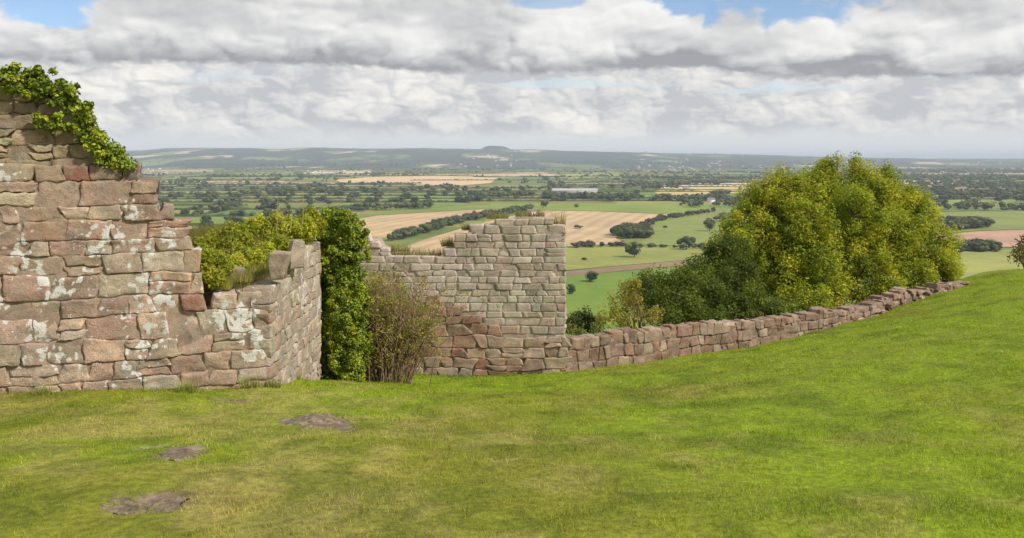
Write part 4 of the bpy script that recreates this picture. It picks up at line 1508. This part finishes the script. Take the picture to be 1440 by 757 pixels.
for (x0, x1, y0, y1) in PARC:
    pts = [warp(x0, y0), warp(x1, y0), warp(x1, y1), warp(x0, y1)]
    far = (y0 + y1) / 2
    c = rf.choice(TANS) if rf.random() < (0.02 if far < 2600 else 0.16 if far < 4500 else 0.34) else rf.choice(GREENS)
    c = tuple(v * rf.uniform(0.85, 1.15) for v in c)
    mb.add([(p[0], p[1], -H + 0.25) for p in pts], [(0, 1, 2, 3)], None, c)
    for (a, b, pr) in ((0, 1, 0.95), (0, 3, 0.55)):
        p, q = pts[a], pts[b]
        if rf.random() > pr:
            continue
        Ld = math.dist(p, q)
        mx, my = (p[0] + q[0]) / 2, (p[1] + q[1]) / 2
        if not (reserved(*p) or reserved(*q) or reserved(mx, my)):
            HEDGES.append((p, q, rf.uniform(2.4, 4.6), rf.uniform(3, 5)))
        sp = 0
        while sp < Ld:
            sp += rf.expovariate(1 / (34.0 if a == 0 and b == 1 else 52.0) / max(1, far / 2000))
            f = sp / Ld
            if f < 1:
                x, y = p[0] + (q[0] - p[0]) * f + rf.uniform(-4, 4), p[1] + (q[1] - p[1]) * f + rf.uniform(-4, 4)
                if not reserved(x, y):
                    for cl in range(rf.choice((1, 1, 1, 2, 3))):
                        TREES.append((x + rf.gauss(0, 7) * (cl > 0), y + rf.gauss(0, 7) * (cl > 0), rf.uniform(7, 15)))
tag(mb.build('farmland', M_FIELD), kind='structure')

# ---- hills on the horizon
hp = np.array([(-700, 216), (-200, 213), (100, 214), (180, 213.5), (230, 210.5), (300, 208.5), (350, 209), (390, 211), (440, 207.5), (480, 209), (520, 208.5), (600, 207.5), (650, 208.5), (680, 209), (760, 210.5), (800, 212), (850, 212.5), (950, 215), (1050, 217), (1100, 218.5), (1180, 221.0), (1300, 223.0), (2200, 223.5)])
cols_ = np.linspace(-700, 2200, 700)
rows_ = np.concatenate([np.linspace(6500, 12500, 50), np.linspace(12800, 19000, 8)])
CX, RY = np.meshgrid(cols_, rows_, indexing='ij')
top = (HZ - np.interp(CX, hp[:, 0], hp[:, 1])) / F * 12500 + H
r = np.clip((RY - 6800) / (12500 - 6800), 0, 1)
r = r * r * (3 - 2 * r)
HX = (CX - 720) / F * RY
hz = top * r + (fb2(HX, RY, 1 / 1500, 4, 3) - 0.5) * 46 * r * np.clip((1250 - CX) / 250, 0.05, 1) + (fb2(HX, RY, 1 / 260, 2, 4) - 0.5) * 12 * r
# the small wooded knoll on the skyline
hz = hz + 46 * np.exp(-(((CX - 697) / 18) ** 6)) * np.exp(-((RY - 12000) / 700) ** 2)
hz = hz - 3.0 + np.where(RY > 12600, -(RY - 12600) * 0.01, 0)
mb = MB()
mb.add(np.stack([HX, RY, -H + hz], -1).reshape(-1, 3), grid_faces(700, len(rows_)), None, (0.07, 0.1, 0.04))
tag(mb.build('hills', M_WOODED, smooth=True), kind='structure')


def hill_z(x, y):
    if y < 6600:
        return -H
    px = 720 + x / y * F
    i = int(np.clip(np.searchsorted(cols_, px), 0, 699))
    j = int(np.clip(np.searchsorted(rows_, y), 0, len(rows_) - 1))
    return max(-H, -H + hz[i, j])


# ---- tree shapes for the plain
def ico(sub):
    import bmesh
    bm = bmesh.new()
    bmesh.ops.create_icosphere(bm, subdivisions=sub, radius=1.0)
    V = np.array([v.co[:] for v in bm.verts])
    T = np.array([[v.index for v in f.verts] for f in bm.faces])
    bm.free()
    return V, T


I1, I2 = ico(1), ico(2)
DARK = [(0.052, 0.074, 0.028), (0.064, 0.086, 0.030), (0.044, 0.062, 0.026), (0.080, 0.096, 0.034), (0.095, 0.088, 0.036)]


def far_crown(mb, rng, h, w, base, hi=False, col=None):
    col = np.array(DARK[rng.integers(5)]) if col is None else np.array(col)
    V0, T0 = I2 if hi else I1
    for k in range(11 if hi else 3):
        c = np.array([rng.normal(0, 0.22) * w, rng.normal(0, 0.22) * w, h * rng.uniform(0.34, 0.78)])
        f = 0.72 if hi else 1.0
        r = np.array([w * rng.uniform(0.24, 0.38), w * rng.uniform(0.24, 0.38), h * rng.uniform(0.18, 0.30)]) * f
        V = V0 * r * (0.75 + 0.55 * vn(V0 * 2.3 + rng.uniform(0, 50))[:, None]) + c
        mb.add(V + base, None, T0, col * rng.uniform(0.8, 1.25))
    n = 420 if hi else 16
    d = rng.normal(size=(n, 3))
    d /= np.linalg.norm(d, axis=1)[:, None]
    P = d * np.array([w * 0.5, w * 0.5, h * 0.42]) * rng.uniform(0.75, 1.08, (n, 1)) + np.array([0, 0, h * 0.57])
    leaf_quads(mb, P + base, h * (0.075 if hi else 0.2), jit(col, n, rng), 0.4, 0.8, d, rng)


rt = np.random.default_rng(71)
VAR = []
for k in range(8):
    m = MB()
    far_crown(m, rt, 1.0, rt.uniform(0.8, 1.25), np.zeros(3), True)
    tube(m, [(0, 0, -0.02), (0, 0, 0.2), (0, 0, 0.45)], [0.035, 0.03, 0.02], 6, (0.06, 0.05, 0.04))
    VAR.append(m.mesh('field_tree', M_FAR))
MSK = np.array([(0, 90), (170, 235), (270, 345), (300, 325), (430, 305), (510, 300), (520, 335), (620, 355), (640, 335), (700, 305), (797, 315), (798, 440), (890, 440), (900, 385), (985, 360), (1045, 270), (1110, 240), (1170, 215), (1290, 260), (1345, 390), (1440, 378)])


def seen(x, y, h):
    px, py = proj(x, y)
    return -5 < px < 1445 and py - h / y * F < np.interp(px, MSK[:, 0], MSK[:, 1])


# named lone trees: photo column, foot row, height and width in px
LONE = [(831, 398, 17, 18, 'round dark tree standing alone in the bright green field beside the tower'),
        (803, 415, 16, 14, 'dark bushy tree half hidden by the right edge of the tower'),
        (892, 363, 24, 20, 'dark tree at the hedge above the brown track'),
        (998, 326, 20, 16, 'dark upright tree in the pale green field left of the broad tree'),
        (1018, 312, 14, 22, 'wide low tree at the top of the pale green field'),
        (1030, 321, 12, 12, 'small tree in the pale green field touching the broad tree'),
        (965, 352, 20, 18, 'domed tree at the end of the hedge below the pale green field'),
        (812, 323, 7, 12, 'small bush alone in the tan stubble field'),
        (821, 367, 5, 7, 'tiny bush in the yellow-green field by the tower'),
        (935, 321, 4, 7, 'tiny bush in the middle of the pale green field')]
for i, (px, py, hpx, wpx, lab) in enumerate(LONE):
    p = plain(px, py)
    h = hpx / F * p[1]
    t = empty('field_tree', tuple(p), lab, 'tree', 'lone trees in the near fields')
    m = MB()
    far_crown(m, rt, h, wpx / F * p[1] * 0.95, np.zeros(3), True)
    m.build('crown', M_FAR, t, loc=(0, 0, 0))
    m = MB()
    tube(m, [(0, 0, -0.3), (0, 0, h * 0.2), (0, 0, h * 0.45)], [h * 0.035, h * 0.03, h * 0.02], 6, (0.06, 0.05, 0.04))
    m.build('trunk', M_BARK, t, loc=(0, 0, 0))

TAN_FAR = [[plain(*q)[:2] for q in pl] for (nm, _, _, pl) in POLY if nm == 'stubble_field']
TREES = [t for t in TREES if t[1] > 560 and not any(in_poly(t[0], t[1], q) for q in TAN_FAR)]
vis = sorted([t for t in TREES if seen(*t)], key=lambda t: -t[2] / t[1])
ind, indset = vis[:285], set(vis[:285])
for (x, y, h) in ind:
    o = bpy.data.objects.new('hedgerow_tree', VAR[rt.integers(8)])
    COL.objects.link(o)
    o.location = (x, y, -H + 0.2)
    o.scale = (h * rt.uniform(0.85, 1.3), h * rt.uniform(0.85, 1.3), h)
    o.rotation_euler = (0, 0, rt.uniform(0, 6.28))
    px, _ = proj(x, y)
    if px < 480:
        lab = 'small dark tree along the green field hedges beyond the lichened wall'
    elif px < 1100:
        lab = 'small dark tree among the fields beyond the tower wall'
    else:
        lab = 'small dark tree out on the plain right of the broad tree'
    tag(o, lab, 'tree', 'hedgerow trees on the plain ' + ('beyond the lichened wall' if px < 480 else 'beyond the tower' if px < 1100 else 'beyond the broad tree'))
mb = MB()
for (x, y, h) in TREES:
    if (x, y, h) in indset or y > 9000:
        continue
    far_crown(mb, rt, h, h * rt.uniform(0.9, 1.5), np.array([x, y, hill_z(x, y)]))
tag(mb.build('distant_trees', M_FAR), 'countless dark trees dotted over the far plain', 'trees', kind='stuff')


def wood(label, line, width, spacing, h, name='woodland', n=None, cols=None):
    """trees scattered round a polyline given in photo pixels on the plain"""
    P = [plain(*p) for p in line]
    m = MB()
    for i in range(len(P) - 1):
        Ld = np.linalg.norm(P[i + 1] - P[i])
        for q in range(int(max(2, Ld * width / spacing ** 2))):
            f = rt.random()
            b = P[i] + (P[i + 1] - P[i]) * f
            b = b + np.array([rt.uniform(-0.5, 0.5) * spacing, rt.uniform(-0.5, 0.5) * width, 0])
            hh = h * rt.uniform(0.65, 1.25)
            b[2] = hill_z(b[0], b[1])
            far_crown(m, rt, hh, hh * rt.uniform(0.9, 1.4), b, b[1] < 1300, None if cols is None else cols[rt.integers(len(cols))])
    tag(m.build(name, M_FAR), label, 'woodland', kind='stuff')


wood('diagonal belt of dark trees between the two tan stubble fields', [(558, 338), (600, 326), (650, 312.5), (700, 302), (745, 296)], 34, 13, 10)
wood('dark round copse at the corner of the tan stubble field', [(872, 334), (890, 331), (910, 335)], 60, 10, 12)
wood('dark wood behind the green bush on the plain', [(470, 299), (530, 295), (605, 293)], 70, 16, 12)
wood('belt of dark trees in front of the long white shed', [(760, 279), (800, 279), (880, 281), (960, 283), (1060, 284)], 75, 20, 14)
wood('cluster of trees at the right end of the dark belt', [(960, 292), (1000, 290), (1060, 289)], 90, 24, 13)
wood('trees left of the long white shed', [(650, 278), (700, 279), (745, 276)], 80, 24, 15)
wood('trees behind the yellowish field', [(870, 262), (950, 261), (1010, 258)], 150, 30, 14)
wood('reddish hedge trees at the near edge of the stubble', [(802, 349), (840, 348), (880, 347)], 16, 8, 7, cols=[(0.06, 0.05, 0.03), (0.045, 0.055, 0.024), (0.075, 0.055, 0.035)])
wood('row of bushes below the pale green field', [(895, 348), (950, 349.5), (1010, 351)], 12, 8, 5)
wood('curving hedge trees around the pale green field', [(902, 324), (915, 314), (935, 309), (965, 304), (1005, 298)], 16, 9, 7, cols=[(0.06, 0.06, 0.03), (0.045, 0.055, 0.024), (0.08, 0.065, 0.035)])
wood('trees between the far green strips left of the copse', [(770, 293), (860, 292)], 20, 30, 12)
wood('dark trees edging the pinkish field right of the broad tree', [(1320, 357), (1350, 355), (1405, 353)], 34, 9, 10)
wood('trees beside the green field right of the broad tree', [(1310, 325), (1340, 322), (1370, 318)], 60, 14, 14)
wood('scattered trees across the green fields at the right', [(1320, 296), (1380, 297), (1450, 296)], 90, 26, 13)
for (a, b, c, w_) in [(1240, 1300, 284, 500), (1290, 1460, 276, 400), (1290, 1470, 262, 700), (1290, 1470, 250, 1000), (1240, 1480, 241, 1500), (1100, 1280, 248, 1500)]:
    wood('dark tree-filled country fading away right of the broad tree', [(a, c), ((a + b) / 2, c + 1), (b, c)], w_, 42 + (270 - c) * 0.6 if c < 270 else 34, 15)
for (a, b, c, w_) in [(290, 350, 249, 200), (410, 455, 249.5, 150), (500, 610, 247, 200), (190, 230, 248, 200), (600, 760, 239, 500), (800, 1000, 243, 400), (240, 300, 257, 160), (880, 1060, 252, 400), (700, 1050, 235, 800), (250, 600, 236, 900)]:
    wood('blue-green band of distant woodland below the hills', [(a, c), ((a + b) / 2, c + 0.4), (b, c)], w_ * 0.5, 34 if c > 246 else 60, 15)


# ---- hedges
def hedge_mesh(mb, p, q, h, w, rng, seg):
    Ld = math.dist(p, q)
    n = max(3, int(Ld / seg))
    f = np.linspace(0, 1, n)
    d = np.array([q[0] - p[0], q[1] - p[1]]) / Ld
    s = np.array([-d[1], d[0]])
    prof = np.array([(-0.5, 0), (-0.48, 0.6), (-0.2, 1.0), (0.2, 1.0), (0.48, 0.6), (0.5, 0)])
    hh = h * rng.uniform(0.6, 1.5, n)
    ww = w * rng.uniform(0.7, 1.3, n)
    V = np.zeros((n, 6, 3))
    for k in range(6):
        V[:, k, 0] = p[0] + (q[0] - p[0]) * f + s[0] * prof[k, 0] * ww
        V[:, k, 1] = p[1] + (q[1] - p[1]) * f + s[1] * prof[k, 0] * ww
        V[:, k, 2] = -H + 0.2 + prof[k, 1] * hh * (1 + rng.normal(0, 0.08, n))
    col = np.array(DARK[rng.integers(5)]) * rng.uniform(0.8, 1.25, (n * 6, 1))
    mb.add(V.reshape(-1, 3), grid_faces(n, 6), None, col)


HEDGES = [h for h in HEDGES if h[0][1] > 560 and not any(in_poly((h[0][0] + h[1][0]) / 2, (h[0][1] + h[1][1]) / 2, q) for q in TAN_FAR)]
key = lambda h: math.dist(h[0], h[1]) / ((h[0][1] + h[1][1]) / 2) ** 2 * h[2]
hv = sorted([h for h in HEDGES if seen((h[0][0] + h[1][0]) / 2, (h[0][1] + h[1][1]) / 2, 3)], key=lambda h: -key(h))
hset = set(id(h) for h in hv[:240])
stuff = MB()
for h in HEDGES:
    if id(h) in hset:
        m = MB()
        hedge_mesh(m, *h, rt, 5)
        mid = ((h[0][0] + h[1][0]) / 2, (h[0][1] + h[1][1]) / 2, -H + 0.2)
        px, _ = proj(mid[0], mid[1])
        zone = 'seen past the lichened wall' if px < 480 else 'beyond the tower wall' if px < 1100 else 'right of the broad tree'
        tag(m.build('hedge', M_FAR, loc=mid), 'thin dark hedge between fields on the plain ' + zone, 'hedge', 'field hedges ' + zone)
    else:
        hedge_mesh(stuff, *h, rt, 14)
if stuff.n:
    tag(stuff.build('distant_hedges', M_FAR), 'faint far hedges merging over the plain', 'hedges', kind='stuff')


# ---- houses
def house_parts(w, d_, h, rh):
    a = MB()
    x, y = w / 2, d_ / 2
    a.add([(-x, -y, -0.5), (x, -y, -0.5), (x, y, -0.5), (-x, y, -0.5), (-x, -y, h), (x, -y, h), (x, y, h), (-x, y, h), (-x, 0, h + rh), (x, 0, h + rh)],
          [(0, 1, 5, 4), (2, 3, 7, 6), (1, 2, 6, 5), (3, 0, 4, 7)], [(5, 6, 9), (7, 4, 8)], (1, 1, 1))
    b = MB()
    o, e = 0.4, 0.12
    b.add([(-x - o, -y - o, h - 0.25), (x + o, -y - o, h - 0.25), (x + o, 0, h + rh + e), (-x - o, 0, h + rh + e), (x + o, y + o, h - 0.25), (-x - o, y + o, h - 0.25)],
          [(0, 1, 2, 3), (3, 2, 4, 5)], None, (1, 1, 1))
    return a, b


def colored(mb_, col):
    mb_.c = [np.repeat(np.array([col], float), len(v), 0) for v in mb_.v]
    return mb_


HV = []
for k, (wc, rc) in enumerate([((0.75, 0.73, 0.70), (0.22, 0.17, 0.15)), ((0.42, 0.26, 0.20), (0.26, 0.20, 0.19)), ((0.62, 0.55, 0.46), (0.33, 0.20, 0.15)), ((0.7, 0.68, 0.66), (0.30, 0.30, 0.36)), ((0.45, 0.32, 0.27), (0.33, 0.31, 0.42))]):
    a, b = house_parts(13, 8.5, 5.5, 3.4)
    HV.append((colored(a, wc).mesh('wall', M_HOUSE), colored(b, rc).mesh('roof', M_HOUSE)))


def house(x, y, k, lab, group, rz=None, sc=1.0, z=None):
    o = empty('house', (x, y, hill_z(x, y) if z is None else z), lab, 'house', group)
    o.rotation_euler = (0, 0, rt.uniform(-0.6, 0.6) if rz is None else rz)
    o.scale = (sc, sc, sc)
    for nm, me in zip(('wall', 'roof'), HV[k]):
        c = bpy.data.objects.new(nm, me)
        COL.objects.link(c)
        c.parent = o


p = plain(748, 302)
house(p[0], p[1], 0, 'white farmhouse in the fields just over the tower wall top', 'farms in the fields', 0.2, 1.0)
p = plain(1000, 285)
house(p[0], p[1], 0, 'white cottage at the right end of the dark tree belt', 'farms in the fields', 0.3, 1.1)
p = plain(965, 268)
house(p[0], p[1], 1, 'brick farmhouse on the yellowish field', 'farms in the fields', 0.1, 1.3)
for (x0, x1, y0, y1, n, ks, lab) in [
        (425, 505, 241, 247, 16, (0, 2), 'pale house in the hamlet below the far hills'),
        (865, 1050, 229, 240, 60, (0, 1, 2), 'pale house of the distant village beyond the tower'),
        (1055, 1150, 234, 250, 34, (3, 4, 1), 'bluish roofed house of the town behind the broad tree'),
        (1285, 1440, 231, 250, 34, (0, 1, 2), 'far pale house among trees right of the broad tree'),
        (1295, 1440, 252, 282, 22, (0, 1, 2), 'nearer house among trees right of the broad tree'),
        (185, 240, 238, 246, 10, (0, 2), 'pale house past the ivy clad wall top'),
        (640, 760, 231, 238, 16, (0, 2), 'pale house below the wooded knoll')]:
    for k in range(n):
        p = plain(rt.uniform(x0, x1), rt.uniform(y0, y1))
        house(p[0], p[1], int(ks[rt.integers(len(ks))]), lab, lab.replace('house', 'houses').replace('pale ', ''), sc=1.0 + max(0, (250 - (HZ + H * F / p[1])) / 28))
# the long white shed
p = plain(808, 271)
o = empty('farm_shed', tuple(p), 'long low white farm shed on the green plain behind trees', 'shed')
o.rotation_euler = (0, 0, 0.08)
a, b = house_parts(118, 30, 6, 5)
colored(a, (0.5, 0.47, 0.42)).build('wall', M_HOUSE, o, loc=(0, 0, 0))
colored(b, (0.42, 0.39, 0.36)).build('roof', M_HOUSE, o, loc=(0, 0, 0))

# ------------------------------------------------------------------ haze
mb = MB()
x0, x1, y0, y1, z0, z1 = -39000, 39000, -7000, 59000, -H - 2.5, 125.0
mb.add([(x0, y0, z0), (x1, y0, z0), (x1, y1, z0), (x0, y1, z0), (x0, y0, z1), (x1, y0, z1), (x1, y1, z1), (x0, y1, z1)],
       [(3, 2, 1, 0), (4, 5, 6, 7), (0, 1, 5, 4), (1, 2, 6, 5), (2, 3, 7, 6), (3, 0, 4, 7)])
mh = bpy.data.materials.new('haze')
mh.use_nodes = True
nt = mh.node_tree
for n_ in list(nt.nodes):
    nt.nodes.remove(n_)
oo = nt.nodes.new('ShaderNodeOutputMaterial')
pv = nt.nodes.new('ShaderNodeVolumePrincipled')
pv.inputs['Color'].default_value = (0.80, 0.89, 1.0, 1)
pv.inputs['Density'].default_value = 7.0e-5
nt.links.new(pv.outputs[0], oo.inputs['Volume'])
tag(mb.build('haze', mh), 'pale blue haze thickening over the far plain', 'haze', kind='stuff')
